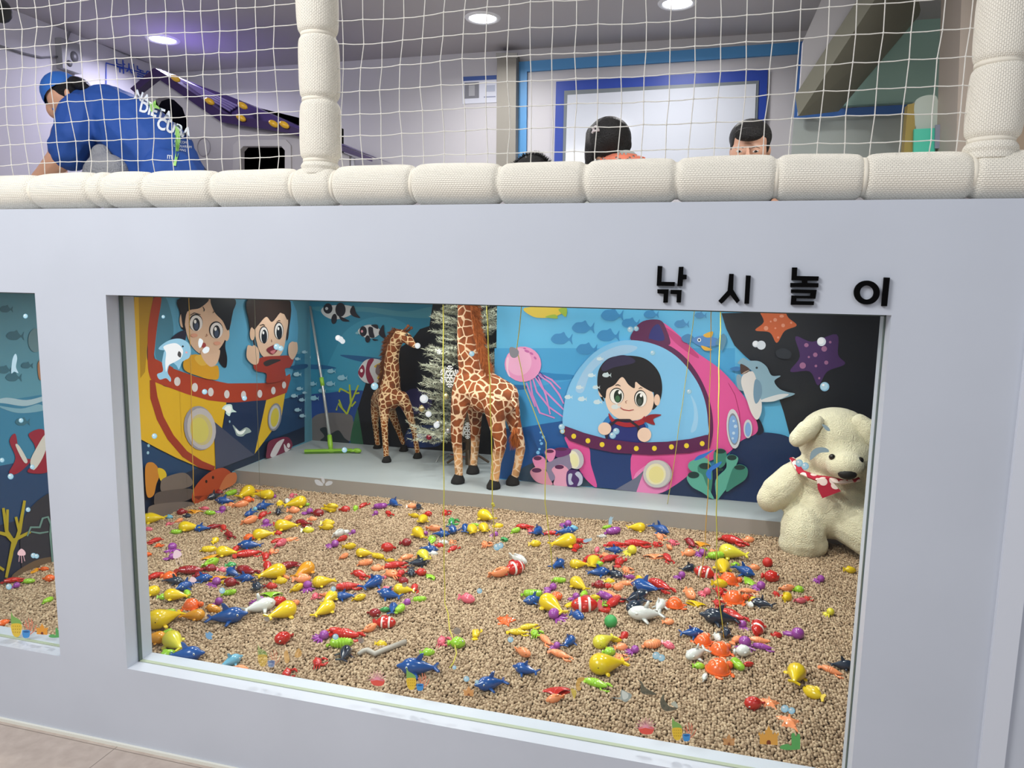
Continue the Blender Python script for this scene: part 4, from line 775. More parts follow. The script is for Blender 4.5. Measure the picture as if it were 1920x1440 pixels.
sticker('ray_sticker', ZG, 'pale ray sticker with thin tail low on the pellets', 'sticker', ray_('#9fb0ad', '975,1180 985,1120 1035,1140 1078,1165 1060,1205 1020,1230 970,1205 890,1190 965,1190', '990,1130 1045,1160 1040,1195 1000,1205'), .85)
sticker('ray_sticker', ZG, 'dark grey ray sticker near the bottom centre of the glass', 'sticker', lambda M: M.S('#55584c', '1130,1025 1170,1050 1200,1100 1300,1160 1190,1160 1155,1130 1160,1070'), .9)
sticker('ray_sticker', ZH, 'dark grey ray sticker right of the other dark ray', 'sticker', lambda M: (M.S('#4c5248', '290,655 285,700 330,760 400,775 330,800 280,790 255,750 260,690'), M.S('#b9c2b4', '340,740 375,720 400,770 370,765')), .9)
sf = [(845, 510, 60), (745, 512, 52), (665, 592, 50), (775, 592, 50), (590, 657, 54), (682, 670, 60), (786, 690, 60), (906, 722, 62), (800, 402, 46)]
for i, a in enumerate(sf): sticker('fish_sticker', Z7, 'small white fish sticker, number %d from the top of the shoal by the cartoon boy' % (i+1) if 0 else 'small white fish sticker '+('on the boy\'s hair', 'left of the boy\'s hair', 'in the dome above the lower fish', 'at the boy\'s left ear', 'at the dome\'s left edge', 'right of the fish at the dome edge', 'just left of the boy\'s cheek', 'on the boy\'s cheek', 'topmost in the dome')[i], 'sticker', lambda M, a=a: M.F('#dff0ee', *a), .85)
for cv, t, w in ((ZC, '1285,440 1290,390 1310,362 1318,375 1336,368 1322,395 1320,435 1300,446', 'standing on its head at the pit\'s back edge'), (ZC, '1030,605 1060,588 1100,585 1112,575 1118,600 1090,615 1050,628', 'beside the red lobster pile'),
                 (ZL, '38,395 42,350 52,330 58,345 54,375 62,395 48,390', 'high in the left window')):
    sticker('fish_sticker', cv, 'pale blue fish sticker '+w, 'sticker', lambda M, t=t: M.S('#b3d3e2', t))
for t, w in (('1430,1080 1450,1050 1500,1030 1560,1005 1530,1030 1490,1060', 'upper'), ('1508,1160 1540,1120 1610,1085 1590,1120 1545,1150 1540,1205 1515,1190', 'lower')):
    sticker('dolphin_sticker', Z7, w+' small blue dolphin sticker over the green coral print', 'sticker', lambda M, t=t: M.S('#3f7fd0', t))
for t, w in (('982,968 1000,970 1020,985 1026,1002 1005,998', 'on the bear\'s forehead'), ('918,1158 925,1115 960,1092 1005,1095 1020,1115 970,1122 935,1150', 'beside the bear\'s eye')):
    sticker('fish_sticker', Z8, 'grey blue dolphin shape sticker '+w, 'sticker', lambda M, t=t: M.S('#93a9b0', t))
def reef(dx, dy, s):
    def d(M):
        T = lambda L: ' '.join('%f,%f' % (dx+s*float(q.split(',')[0]), dy+s*float(q.split(',')[1])) for q in L.split())
        M.S('#7fae5a', T('-45,-90 -30,-60 5,-40 30,-20 35,10 -40,15')); M.S('#e5c03a', T('-48,15 -20,0 30,5 40,40 25,95 -5,110 -35,85')); 
        for k in range(12): M.E('#b58f24', dx+s*(-30+(k % 4)*18), dy+s*(22+(k//4)*24), 4*s, 4*s)
        for t in ('90,100 85,30 70,-25', '90,100 105,20 95,-45', '92,100 120,40 130,-20', '92,100 140,60 160,10', '100,20 120,-10 118,-40', '85,40 65,10 58,0'): M.L('#d98468', 9*s, T(t))
        M.S('#3f8fd0', T('45,60 60,52 100,52 108,62 102,105 78,116 52,108')); M.E('#1d5d9c', dx+77*s, dy+66*s, 24*s, 8*s)
    return d
sticker('reef_sticker', ZF, 'pineapple, blue pot and coral sticker below the front blue dolphin', 'sticker', reef(825, 820, 1))
sticker('reef_sticker', ZH, 'pineapple, blue pot and coral sticker at the bottom of the glass', 'sticker', reef(395, 935, .95))
sticker('reef_sticker', ZE, 'faded yellow, green and blue reef sticker at lower left', 'sticker', reef(1215, 610, 1), .55)
sticker('reef_sticker', ZL, 'pineapple and coral sticker at the foot of the left window', 'sticker', reef(57, 1240, .42))
def urchin(x, y):
    def d(M):
        M.S('#e2574a', '%f,%f %f,%f %f,%f %f,%f' % (x-55, y+10, x+60, y+10, x+45, y+65, x-35, y+60))
        for k in range(19):
            a = PI*(1.08-k/18*1.16); r = 82 if k % 2 else 60; M.L('#eaa0b0', 5, '%f,%f %f,%f' % (x, y+12, x+r*math.cos(a)*1.05, y+8-r*math.sin(a)))
    return d
sticker('anemone_sticker', ZF, 'pink sea anemone sticker left of the reef sticker, bottom centre', 'sticker', urchin(515, 825)); sticker('anemone_sticker', ZH, 'pink sea anemone sticker at the lower right of the glass', 'sticker', urchin(135, 922))
def castle(dx, dy, s, c, dcol='#7a3a20', green=True):
    def d(M):
        X = lambda t: ' '.join('%f,%f' % (dx+s*float(q.split(',')[0]), dy+s*float(q.split(',')[1])) for q in t.split())
        M.P(c, X('-75,60 -75,-10 -85,-10 -85,-35 -70,-35 -70,-22 -58,-22 -58,-35 -45,-35 -45,-22 -30,-22 -30,-55 -18,-55 0,-95 18,-55 30,-55 30,-22 45,-22 45,-35 60,-35 60,-22 72,-22 72,-35 85,-35 85,-10 75,-10 75,70 0,65'))
        M.P(dcol, X('-18,62 -18,40 -8,28 8,28 18,40 18,66'))
        if green: M.S('#5aa85c', X('95,95 110,70 160,60 190,70 190,-20 215,-30 225,0 245,-25 262,-10 262,90 250,105 150,110'))
    return d
sticker('castle_sticker', ZH, 'orange sand castle with green weed sticker at bottom right', 'sticker', castle(1140, 1010, .98, '#dca24a')); sticker('castle_sticker', ZH, 'small faded sand castle sticker left of the orange castle', 'sticker', castle(815, 1040, .6, '#c98f55', '#8a5530', False), .8)
sticker('castle_sticker', ZL, 'orange sand castle sticker at the foot of the left window', 'sticker', castle(142, 1262, .24, '#e59a35')); sticker('castle_sticker', ZF, 'small orange patterned castle sticker beside the jumping dolphin toy', 'sticker', castle(1338, 945, .58, '#d99a58', '#8a5530', False), .85)
sticker('jellyfish_sticker', ZL, 'tiny pink jellyfish sticker low in the left window', 'sticker', lambda M: (M.S('#efc9cf', '60,1000 72,988 85,998 84,1010 62,1010'), M.L('#e5b5c0', 3, '66,1010 64,1032'), M.L('#e5b5c0', 3, '72,1010 74,1036'), M.L('#e5b5c0', 3, '79,1010 84,1030')))
sticker('jellyfish_sticker', ZA, 'pale jellyfish sticker on the purple toys at left', 'sticker', lambda M: (M.S('#f0d6e0', '345,775 350,720 380,698 420,720 430,750 400,775 370,785'), *[M.L('#ead2cc', 6, t) for t in ('370,782 390,860', '395,778 415,850', '412,770 440,840')]))
sticker('jellyfish_sticker', ZA, 'pale pink jellyfish sticker over a blue dolphin toy', 'sticker', lambda M: (M.S('#f0d6dc', '508,1010 520,975 550,970 580,1000 560,1022 525,1020'), *[M.L('#ead2cc', 6, t) for t in ('530,1020 550,1070', '550,1020 575,1065')]))
sticker('seahorse_sticker', ZG, 'faded yellow seahorse sticker left of the lime shrimp', 'sticker', lambda M: M.S('#d9a94a', '585,1120 575,1080 590,1020 640,1005 655,1030 620,1050 610,1090 625,1110 600,1130'), .75)
sticker('seahorse_sticker', ZG, 'yellow seahorse tail sticker below the faded one', 'sticker', lambda M: M.S('#d9c24a', '530,1110 570,1120 580,1150 560,1205 545,1170'), .75)
sticker('fish_sticker', ZE, 'faded orange fish sticker left above a red toy crab', 'sticker', lambda M: M.S('#dcaa5c', '1405,600 1430,570 1445,610 1455,660 1435,690 1412,675'), .7); sticker('fish_sticker', ZE, 'faded orange fish sticker right of its twin', 'sticker', lambda M: M.S('#dcaa5c', '1498,620 1530,555 1560,580 1560,620 1525,640'), .7)
sticker('shell_sticker', Z7, 'grey shell sticker on the head of the pink jellyfish', 'sticker', lambda M: M.S('#8f8f94', '198,328 225,325 258,350 250,385 222,395 200,375'))
sticker('whale_tail_sticker', Z5, 'pale whale tail sticker on the platform front', 'sticker', lambda M: (M.S('#c2c4c4', '1372,1240 1395,1238 1425,1262 1420,1275 1385,1268'), M.S('#c2c4c4', '1485,1250 1460,1245 1440,1262 1445,1275 1475,1268'), M.S('#c2c4c4', '1412,1215 1435,1235 1432,1262 1418,1245')), .8)

# ================================================================== TOYS
CN = {'y': ('yellow', '#e3c318'), 'b': ('blue', '#154f98'), 'r': ('red', '#c3271f'), 'd': ('dark red', '#8f1620'), 'o': ('peach orange', '#f79a68'), 'O': ('orange', '#ee682a'), 'g': ('lime green', '#96c832'),
      'G': ('green', '#3f9f55'), 'p': ('purple', '#96449e'), 'n': ('navy', '#212f42'), 'k': ('pink', '#e0667a'), 'w': ('white', '#dcdfdc'), 'l': ('light blue', '#6fb0cc'), 'm': ('amber', '#e0991e'), 'u': ('pale yellow', '#dcd23c')}
EYE_W = mat('#f1f1ee', .3); EYE_B = mat('#0b0b0c', .2)
def loft(b, prof, mi=0, seg=12, zc=None, band=None, arc=0):
    # prof: (x, half width, half height); rests on z = 0
    H = max(p[2] for p in prof); vs = []
    for x, w, h in prof:
        c = (zc if zc is not None else H); y0 = arc*(x*x)
        for k in range(seg): a = 2*PI*k/seg; vs.append((x, y0+w*math.cos(a), c+h*math.sin(a)))
    n = len(prof); o = len(b.v); b.v += vs
    for i in range(n-1):
        xm = (prof[i][0]+prof[i+1][0])/2; m = mi
        if band and any(lo < xm < hi for lo, hi in band): m = 1
        for k in range(seg): b.f.append((o+i*seg+k, o+i*seg+(k+1) % seg, o+(i+1)*seg+(k+1) % seg, o+(i+1)*seg+k)); b.m.append(m)
    b.f += [tuple(o+k for k in range(seg)), tuple(o+(n-1)*seg+k for k in range(seg))]; b.m += [mi, mi]; return b
def curve_prof(f, x0, x1, n=16): return [(x0+(x1-x0)*i/n,)+tuple(f(i/n)) for i in range(n+1)]
def fin(pts, off): b = MB(); b.prism(pts, off); return b
def eyes(x, y, z, r, ring=False):
    out = []
    for s in (-1, 1):
        b = MB(); b.ell((x, s*y, z), (r, r*.5, r), seg=8, rings=6, mi=0)
        b.ell((x+r*.05, s*(y+r*.35), z), (r*.55, r*.35, r*.55), seg=8, rings=6, mi=1); out.append(('eye', b, [EYE_W, EYE_B] if ring else [EYE_B, EYE_B]))
    return out
def toy_parts(kind, col):
    P = PLAS(col); out = []
    def body(prof, mats=None, **k): b = MB(); loft(b, prof, **k); out.append(('body', b, mats or [P]))
    if kind == 'W':
        f = lambda t: (lambda r: (r, r*.92))(.035+.235*max(0, math.sin(PI*min(1, max(0, (t-.12)/.93))))**.8 if t > .12 else .04)
        pr = [(-.45, .045, .03), (-.38, .05, .045), (-.28, .08, .08), (-.15, .13, .13), (0, .185, .18), (.12, .222, .21), (.25, .235, .22), (.36, .20, .195), (.44, .135, .135), (.49, .05, .06)]
        body(pr, arc=0); out.append(('tail_fin', fin([(-.37, 0, .19), (-.47, .15, .20), (-.53, .14, .20), (-.47, 0, .20), (-.53, -.14, .20), (-.47, -.15, .20)], (0, 0, .04)), [P]))
        for s in (-1, 1): b = MB(); b.ell((.14, s*.235, .12), (.075, .06, .028), rot=(s*-.4, 0, s*.5), seg=10, rings=6); out.append(('side_fin', b, [P]))
        out += eyes(.38, .165, .24, .020)
    elif kind == 'D':
        pr = [(-.42, .02, .03), (-.34, .035, .045), (-.2, .075, .085), (-.05, .12, .13), (.1, .145, .155), (.22, .135, .15), (.32, .10, .115), (.38, .055, .06), (.46, .035, .035), (.5, .01, .012)]
        body(pr, arc=.0); out.append(('dorsal_fin', fin([(.08, -.012, .29), (-.02, -.012, .40), (-.10, -.012, .42), (-.07, -.012, .26)], (0, .024, 0)), [P]))
        out.append(('tail_fin', fin([(-.34, 0, .14), (-.46, .15, .15), (-.52, .14, .15), (-.44, 0, .15), (-.52, -.14, .15), (-.46, -.15, .15)], (0, 0, .03)), [P]))
        for s in (-1, 1): out.append(('side_fin', fin([(.14, s*.12, .10), (.02, s*.25, .05), (-.03, s*.24, .05), (.03, s*.11, .10)], (0, 0, .025)), [P]))
        out += eyes(.27, .118, .19, .026, True)
    elif kind == 'O':
        Wm = PLAS('#d9dcda'); pr = [(-.42, .02, .03), (-.3, .05, .06), (-.15, .10, .11), (0, .14, .145), (.15, .155, .16), (.3, .14, .14), (.42, .09, .09), (.49, .03, .03)]
        b = MB(); loft(b, pr, seg=16); 
        for i, f in enumerate(b.f):
            if len(f) == 4 and sum(b.v[j][2] for j in f)/4 < .115: b.m[i] = 1
        out.append(('body', b, [P, Wm])); out.append(('dorsal_fin', fin([(.08, -.012, .30), (-.01, -.012, .46), (-.06, -.012, .46), (-.06, -.012, .28)], (0, .024, 0)), [P]))
        out.append(('tail_fin', fin([(-.34, 0, .16), (-.46, .17, .17), (-.53, .16, .17), (-.44, 0, .17), (-.53, -.16, .17), (-.46, -.17, .17)], (0, 0, .03)), [P]))
        for s in (-1, 1): b = MB(); b.ell((.30, s*.125, .21), (.05, .02, .028), seg=8, rings=6); out.append(('eye_patch', b, [Wm])); out.append(('side_fin', fin([(.16, s*.13, .1), (.02, s*.27, .05), (-.04, s*.25, .05), (.02, s*.12, .1)], (0, 0, .03)), [P]))
    elif kind == 'L':
        pr = [];
        for i in range(21):
            t = i/20; w = .055+.075*math.sin(PI*min(1, t*.9+.08)); w *= 1+.16*(i % 2) if t < .6 else 1.05; pr.append((-.38+.70*t, w, w*.85))
        pr.append((.38, .03, .03)); body(pr)
        out.append(('tail_fan', fin([(-.36, .03, .07), (-.44, .13, .05), (-.52, .08, .05), (-.54, 0, .05), (-.52, -.08, .05), (-.44, -.13, .05), (-.36, -.03, .07)], (0, 0, .04)), [P]))
        for s in (-1, 1): b = MB(); b.chain([(.18, s*.10, .08), (.28, s*.17, .07), (.40, s*.15, .07)], [.03, .032, .05]); b.ell((.47, s*.12, .07), (.07, .03, .035), rot=(0, 0, -s*.3)); out.append(('claw', b, [P]))
        out += eyes(.33, .045, .13, .016)
    elif kind == 'N':
        Wm = PLAS('#efe6e2'); pr = curve_prof(lambda t: (.02+.16*math.sin(PI*t)**.6, .025+.19*math.sin(PI*t)**.6), -.34, .46, 22)
        body(pr, [P, Wm], band=[(-.12, -.04), (.17, .25)]); out.append(('tail_fin', fin([(-.28, -.015, .22), (-.40, -.015, .34), (-.5, -.015, .30), (-.46, -.015, .2), (-.5, -.015, .10), (-.40, -.015, .06)], (0, .03, 0)), [P]))
        out.append(('dorsal_fin', fin([(.18, -.012, .38), (.05, -.012, .47), (-.12, -.012, .44), (-.2, -.012, .33)], (0, .024, 0)), [P])); 
        for s in (-1, 1): b = MB(); b.ell((.08, s*.185, .13), (.06, .02, .045), rot=(0, .3, 0)); out.append(('side_fin', b, [P]))
        out += eyes(.33, .115, .26, .028, True)
    elif kind == 'R':
        pr = curve_prof(lambda t: (.03+.20*math.sin(PI*t)**.55, .03+.22*math.sin(PI*t)**.55), -.30, .44, 16); body(pr)
        out.append(('tail_fin', fin([(-.24, -.015, .25), (-.36, -.015, .36), (-.45, -.015, .32), (-.45, -.015, .14), (-.36, -.015, .12)], (0, .03, 0)), [P])); out.append(('dorsal_fin', fin([(.15, -.012, .44), (.02, -.012, .52), (-.14, -.012, .46), (-.16, -.012, .36)], (0, .024, 0)), [P]))
        for s in (-1, 1): b = MB(); b.ell((.05, s*.225, .17), (.07, .025, .045)); out.append(('side_fin', b, [P]))
        out += eyes(.28, .165, .32, .048, True)
    elif kind == 'T':
        Wm = PLAS('#f6c9a8'); b = MB(); n = 18
        for j, (r, z) in enumerate(((1.0, .05), (.97, .10), (.86, .19), (.68, .26), (.42, .31), (.15, .33))):
            for k in range(n): a = 2*PI*k/n; b.v.append((.33*r*math.cos(a), .27*r*math.sin(a), z))
        for j in range(5):
            for k in range(n): b.f.append((j*n+k, j*n+(k+1) % n, (j+1)*n+(k+1) % n, (j+1)*n+k)); b.m.append(0)
        b.f += [tuple(range(n)), tuple(range(5*n, 6*n))]; b.m += [0, 0]; out.append(('shell', b, [P]))
        for t in ((-.16, .0), (.02, .05), (.16, .0)):
            b = MB(); b.tube([(t[0]-.03, -.15, .235), (t[0], -.05, .318), (t[0]+.02, .06, .316), (t[0]-.01, .15, .24)], [.008, .014, .014, .008], 6); out.append(('stripe', b, [Wm]))
        b = MB(); b.ell((.40, 0, .13), (.12, .095, .095)); out.append(('head', b, [P])); b = MB(); b.prism([(.36*math.cos(2*PI*k/20), .30*math.sin(2*PI*k/20), .03) for k in range(20)], (0, 0, .04)); out.append(('rim', b, [P]))
        for sx, sy in ((.22, 1), (.22, -1), (-.26, 1), (-.26, -1)): b = MB(); b.ell((sx, sy*.30, .045), (.11, .06, .028), rot=(0, 0, sy*(2.3 if sx > 0 else .9))); out.append(('flipper', b, [P]))
        out += eyes(.44, .075, .17, .018)
    elif kind == 'C':
        b = MB(); b.ell((0, 0, .15), (.22, .30, .14), seg=14); 
        for k in range(5): b.ell((-.06+.03*(k % 2), -.2+.1*k, .25), (.05, .045, .035), seg=8, rings=5)
        out.append(('shell', b, [P]))
        for s in (-1, 1):
            b = MB(); b.chain([(.12, s*.24, .12), (.28, s*.32, .12), (.38, s*.24, .12)], [.045, .055, .06]); b.ell((.44, s*.17, .12), (.08, .035, .04), rot=(0, 0, -s*.7)); out.append(('claw', b, [P]))
            for q in (-.15, -.03, .09): b = MB(); b.chain([(q, s*.25, .10), (q-.05, s*.42, .05)], [.035, .022]); out.append(('leg', b, [P]))
        out += eyes(.2, .09, .24, .028)
    elif kind == 'F':
        pr = curve_prof(lambda t: (.02+.12*math.sin(PI*t)**.7, .025+.16*math.sin(PI*t)**.7), -.34, .48, 14); body(pr)
        out.append(('tail_fin', fin([(-.28, -.02, .19), (-.42, -.02, .30), (-.5, -.02, .28), (-.46, -.02, .18), (-.5, -.02, .09), (-.42, -.02, .06)], (0, .04, 0)), [P])); out.append(('dorsal_fin', fin([(.14, -.015, .33), (.0, -.015, .40), (-.15, -.015, .38), (-.2, -.015, .28)], (0, .03, 0)), [P])); out += eyes(.34, .09, .24, .020)
    elif kind == 'H':
        pr = [(-.38, .05, .05)]
        for i in range(15): t = i/14; w = .07+.07*math.sin(PI*(t*.7+.15)); w *= 1.12 if i % 2 else .92; pr.append((-.33+.72*t, w, w))
        pr.append((.46, .04, .04)); body(pr, arc=.25); out.append(('tail_fan', fin([(-.35, .03, .08), (-.46, .11, .06), (-.52, .02, .06), (-.46, -.06, .06)], (0, 0, .05)), [P])); out += eyes(.38, .07, .19, .018)
    elif kind == 'P':
        b = MB(); b.ell((.14, 0, .22), (.26, .23, .22), seg=14, rings=9); out.append(('head', b, [P]))
        for k in range(6): a = PI*.55+PI*.9*k/5; e = Vector((math.cos(a), math.sin(a), 0)); b = MB(); b.tube([Vector((0, 0, .08))+e*.12, Vector((-.06, 0, .06))+e*.30, Vector((-.08, 0, .05))+e*.42], [.07, .05, .03], 8); out.append(('tentacle', b, [P]))
        out += eyes(.30, .13, .28, .028, True)
    elif kind == 'S':
        b = MB(); n = 25; top = [(-.30, 0, .06)]
        vs = []
        for j in range(1, 7):
            r = j/6
            for k in range(n): a = -1.15+2.3*k/(n-1); rr = .62*r*(1+.03*(k % 2)); vs.append((-.32+rr*math.cos(a), rr*math.sin(a), .05+.17*math.sin(PI*(1-r*.86))*(1 if k % 2 else .86)))
        b.v = [(-.34, 0, .06)]+vs; b.f = [(0, 1+k, 2+k) for k in range(n-1)]
        for j in range(5): b.f += [(1+j*n+k, 1+j*n+k+1, 1+(j+1)*n+k+1, 1+(j+1)*n+k) for k in range(n-1)]
        b.m = [0]*len(b.f); out.append(('valve', b, [P])); b = MB(); b.prism([(-.34, 0, .01)]+[(-.32+.6*math.cos(-1.15+2.3*k/12), .6*math.sin(-1.15+2.3*k/12), .01) for k in range(13)], (0, 0, .05)); out.append(('valve', b, [P]))
    elif kind == 'X':
        b = MB(); P0 = []; 
        for k in range(10): a = PI*k/5; r = .5 if k % 2 == 0 else .23; P0.append((r*math.cos(a), r*math.sin(a)))
        b.v = [(0, 0, .2)]+[(x, y, .04) for x, y in P0]+[(x*.55, y*.55, .15) for x, y in P0]+[(x*.95, y*.95, 0) for x, y in P0]
        for k in range(10): j = (k+1) % 10; b.f += [(0, 11+k, 11+j), (11+k, 1+k, 1+j, 11+j), (1+k, 21+k, 21+j, 1+j)]
        b.f.append(tuple(range(30, 20, -1))); b.m = [0]*len(b.f); out.append(('body', b, [P])); 
        for k in range(5): a = 2*PI*k/5; b = MB(); b.ell((.3*math.cos(a), .3*math.sin(a), .13), (.035, .035, .03), seg=8, rings=5); out.append(('nub', b, [P]))
    elif kind == 'B': b = MB(); b.ell((0, 0, .5), .5, seg=20, rings=14); out.append(('ball', b, [mat(col, .45)]))
    return out
KN = {'W': ('toy_whale', 'whale', .118), 'D': ('toy_dolphin', 'dolphin', .12), 'O': ('toy_orca', 'orca', .13), 'L': ('toy_lobster', 'lobster', .11), 'N': ('toy_clownfish', 'clownfish', .11), 'R': ('toy_round_fish', 'round fish', .075), 'T': ('toy_turtle', 'turtle', .095),
      'C': ('toy_crab', 'crab', .07), 'F': ('toy_fish', 'fish', .065), 'H': ('toy_shrimp', 'shrimp', .075), 'P': ('toy_octopus', 'octopus', .065), 'S': ('toy_shell', 'shell', .055), 'X': ('toy_starfish', 'starfish', .075), 'B': ('toy_ball', 'ball', .04)}
T = {}
T['A'] = '''W y 160 390 195 180|F l 295 350 60|C k 300 412 90|F o 395 385 90 20|R d 425 310 105 180|F n 480 340 60 0|S m 562 290 100 90|F k 660 260 90 0|H g 710 310 105 0|P p 825 285 110 20|D n 760 155 150 200|R d 800 105 90 0|D b 855 205 165 180|H g 925 120 130 10|W y 1060 145 210 30|S m 1200 90 100 90|W y 1245 158 180 0|R O 1095 195 110 180|F o 915 235 90 0|F o 1010 235 150 10|P p 1345 145 60 0|C k 1530 130 90 0|S y 1410 205 95 0|F w 1505 195 90 80|W y 1570 240 200 10|H g 1665 225 70 0|F o 1540 293 120 0|D b 1250 255 160 190|P l 1150 270 80 0|D b 1115 325 110 200|L r 1250 325 160 30|D n 1400 300 115 250|F o 1095 395 170 15|P p 1275 415 100 90|P p 1690 300 110 0|R d 1795 312 130 0|W y 1900 285 90 0|F o 1475 370 120 20|F r 1410 420 110 10|L d 1640 415 190 -20|F o 1730 375 90 0|W y 1480 470 210 180|F u 1685 492 120 0|F r 1385 510 60 0|F y 1885 455 130 0|W y 505 480 190 180|H g 370 500 110 0|D b 622 475 115 180|L d 750 445 150 10|L r 848 455 90 300|L d 905 530 150 300|L r 160 585 150 200|C O 195 625 95 0|F y 785 585 110 30|R O 1100 570 120 180|W y 1255 545 190 180|L r 1385 585 110 20|L o 1515 575 110 10|F k 1400 622 160 25|P p 335 665 120 80|P p 310 750 110 0|H y 695 682 150 0|S m 720 745 115 90|W y 880 725 190 180|L r 980 660 90 40|D b 1110 650 210 180|L r 1090 725 240 8|C o 1330 690 120 0|L r 1270 735 150 80|L r 1290 845 180 270|L d 1500 845 240 20|P p 1705 830 95 0|F g 695 822 190 20|F G 915 830 100 0|L r 180 935 190 20|R O 282 982 160 0|L d 520 890 260 5|R d 718 875 125 180|F k 825 880 100 0|D b 930 920 190 160|L d 1080 895 260 -15|S m 770 958 140 90|P p 758 1008 140 20|R d 590 965 110 0|R d 935 1008 150 180|F y 862 992 70 0|D b 480 1050 200 200|D b 640 975 100 0|H g 905 1108 140 15|W y 370 1160 210 180|F g 510 1120 130 100|F g 232 1150 80 0|O n 1190 1050 190 265|F r 1312 1048 120 0|S g 1322 1112 130 90|W y 1330 950 260 15|F o 1485 945 100 -20|W m 1660 925 240 25|F y 1412 1002 130 0|F o 1630 985 170 10|F y 1570 1060 150 25|P p 1690 1050 130 60|W y 1850 1020 200 190|C k 1765 1130 130 0|F o 1875 1112 100 0|P p 782 1200 130 0|P p 1190 1195 150 10|T O 525 1225 210 0|F r 1405 1210 160 20|F o 1530 1215 140 20|W y 100 1115 90 0|F k 90 475 70 0|F O 90 715 60 0|D n 350 1000 60 0|D b 1050 975 90 0'''
T['B'] = '''F y 120 280 130 0|R r 248 275 110 0|H g 355 265 90 60|L r 440 230 130 20|H p 600 255 140 0|P p 545 315 85 0|D b 735 230 170 150|L r 690 312 130 -30|F o 915 250 100 0|D n 985 265 110 80|F y 940 332 100 0|R r 1080 320 90 0|C r 1252 305 115 0|W y 1020 400 140 60|C G 1315 395 140 0|F o 1140 462 140 0|D b 1325 490 170 310|D b 1215 530 130 0|D b 1445 495 145 90|W y 985 545 190 150|P p 1045 515 80 0|S g 1120 565 120 0|F w 1235 600 80 0|C o 1315 590 90 0|L r 1335 660 120 30|F r 1190 635 60 0|W y 1530 510 160 120|W y 1665 380 210 150|W y 1640 490 150 90|H g 1545 430 85 0|F y 70 455 130 0|F w 165 528 160 30|F r 205 570 130 20|F w 268 500 60 20|P p 322 500 85 0|P p 125 627 130 0|F y 285 645 130 10|W y 445 730 160 180|H y 585 747 130 170|F o 230 740 110 20|R r 690 655 150 180|R d 858 620 120 0|D b 1090 680 95 0|F w 1130 715 70 0|L o 870 750 170 15|W u 1045 800 180 120|D n 980 825 210 10|D n 905 905 150 285|F y 700 775 80 0|H o 455 815 150 10|F o 575 868 120 180|L r 750 835 220 5|L r 400 930 220 -30|C o 720 925 200 20|L r 810 920 130 60|R r 1002 915 120 0|S g 1105 935 110 10|L r 270 1050 240 5|D b 530 1032 260 20|F k 612 955 100 20|F k 660 1090 130 0|R d 825 985 120 0|W y 835 1090 170 180|L r 950 1060 160 265|D b 690 1140 230 175|P p 860 1200 120 0|H g 992 1175 140 0|D b 245 1152 140 180|F y 380 1150 140 15|W y 100 1180 170 30'''
T['C'] = '''H g 360 490 120 20|L r 440 450 170 -10|C k 500 490 95 0|D b 570 512 190 30|L r 715 505 110 0|D b 862 508 180 0|P p 860 425 120 0|F l 930 465 95 0|H p 1330 505 170 10|F w 1215 540 90 0|H g 1270 450 70 0|W y 1560 475 165 0|D b 1800 490 210 -20|C o 1795 548 140 0|F y 550 627 120 0|W y 835 640 250 10|F G 850 585 90 0|L r 985 590 160 0|L r 960 660 150 45|F k 1150 680 100 70|L r 1350 630 190 0|D b 1335 690 120 0|L r 1560 628 250 -5|C r 1760 622 125 0|P u 1500 700 160 0|F o 1250 742 100 0|L r 1120 762 200 15|L r 1310 775 190 10|L r 1400 800 190 45|S o 1745 737 130 90|L r 1875 760 160 -40|F w 395 785 200 -15|F o 185 915 250 10|N r 370 905 260 15|D b 785 835 190 20|W y 990 840 160 180|W y 1130 840 190 60|F g 1190 855 90 0|D b 1190 920 210 0|O n 1345 930 190 -20|C o 1460 880 145 0|H g 790 982 135 0|F p 1490 945 110 0|S G 245 565 110 0|P p 140 525 95 0|C o 50 622 140 0|F y 185 447 100 0'''
T['G'] = '''P p 350 180 115 0|P p 298 238 115 0|H g 180 250 180 0|D b 200 308 185 190|R O 395 278 125 0|W y 600 180 190 150|P p 560 265 110 0|W y 355 380 260 150|P p 405 440 170 170|H g 650 245 110 60|F y 735 265 110 0|L y 540 335 130 10|R d 780 172 120 0|F y 878 128 95 0|F r 862 172 80 0|R o 940 175 115 0|L o 1035 140 150 0|H y 1145 112 110 90|D b 1195 210 270 160|L r 1330 185 260 -25|H p 830 262 150 -20|L o 890 238 160 -15|L r 920 312 220 30|O n 1130 290 240 20|O n 1125 375 240 210|O w 1190 445 280 180|O w 1335 360 170 60|T O 1465 330 180 90|F o 1575 245 140 -40|S y 1660 315 110 90|N r 675 385 260 180|C g 790 320 140 0|F b 570 445 150 -25|F l 690 285 70 0|F r 830 380 90 0|B G 895 512 100 0|F o 1410 490 100 0|L y 50 578 140 0|L y 150 530 140 5|C g 205 590 150 0|L o 300 650 160 -40|P p 390 702 110 0|D b 520 680 170 35|L o 430 780 200 -15|D b 120 930 220 165|W u 830 680 210 200|F y 930 642 80 0|F r 1025 620 120 30|R g 875 770 105 0|F o 990 725 130 10|P p 1085 740 125 0|C o 970 810 155 0|H o 1260 700 180 10|F k 1392 700 120 -20|W y 850 918 320 188|L g 765 1040 230 -15|S r 390 1100 160 90|F o 385 1168 160 185'''
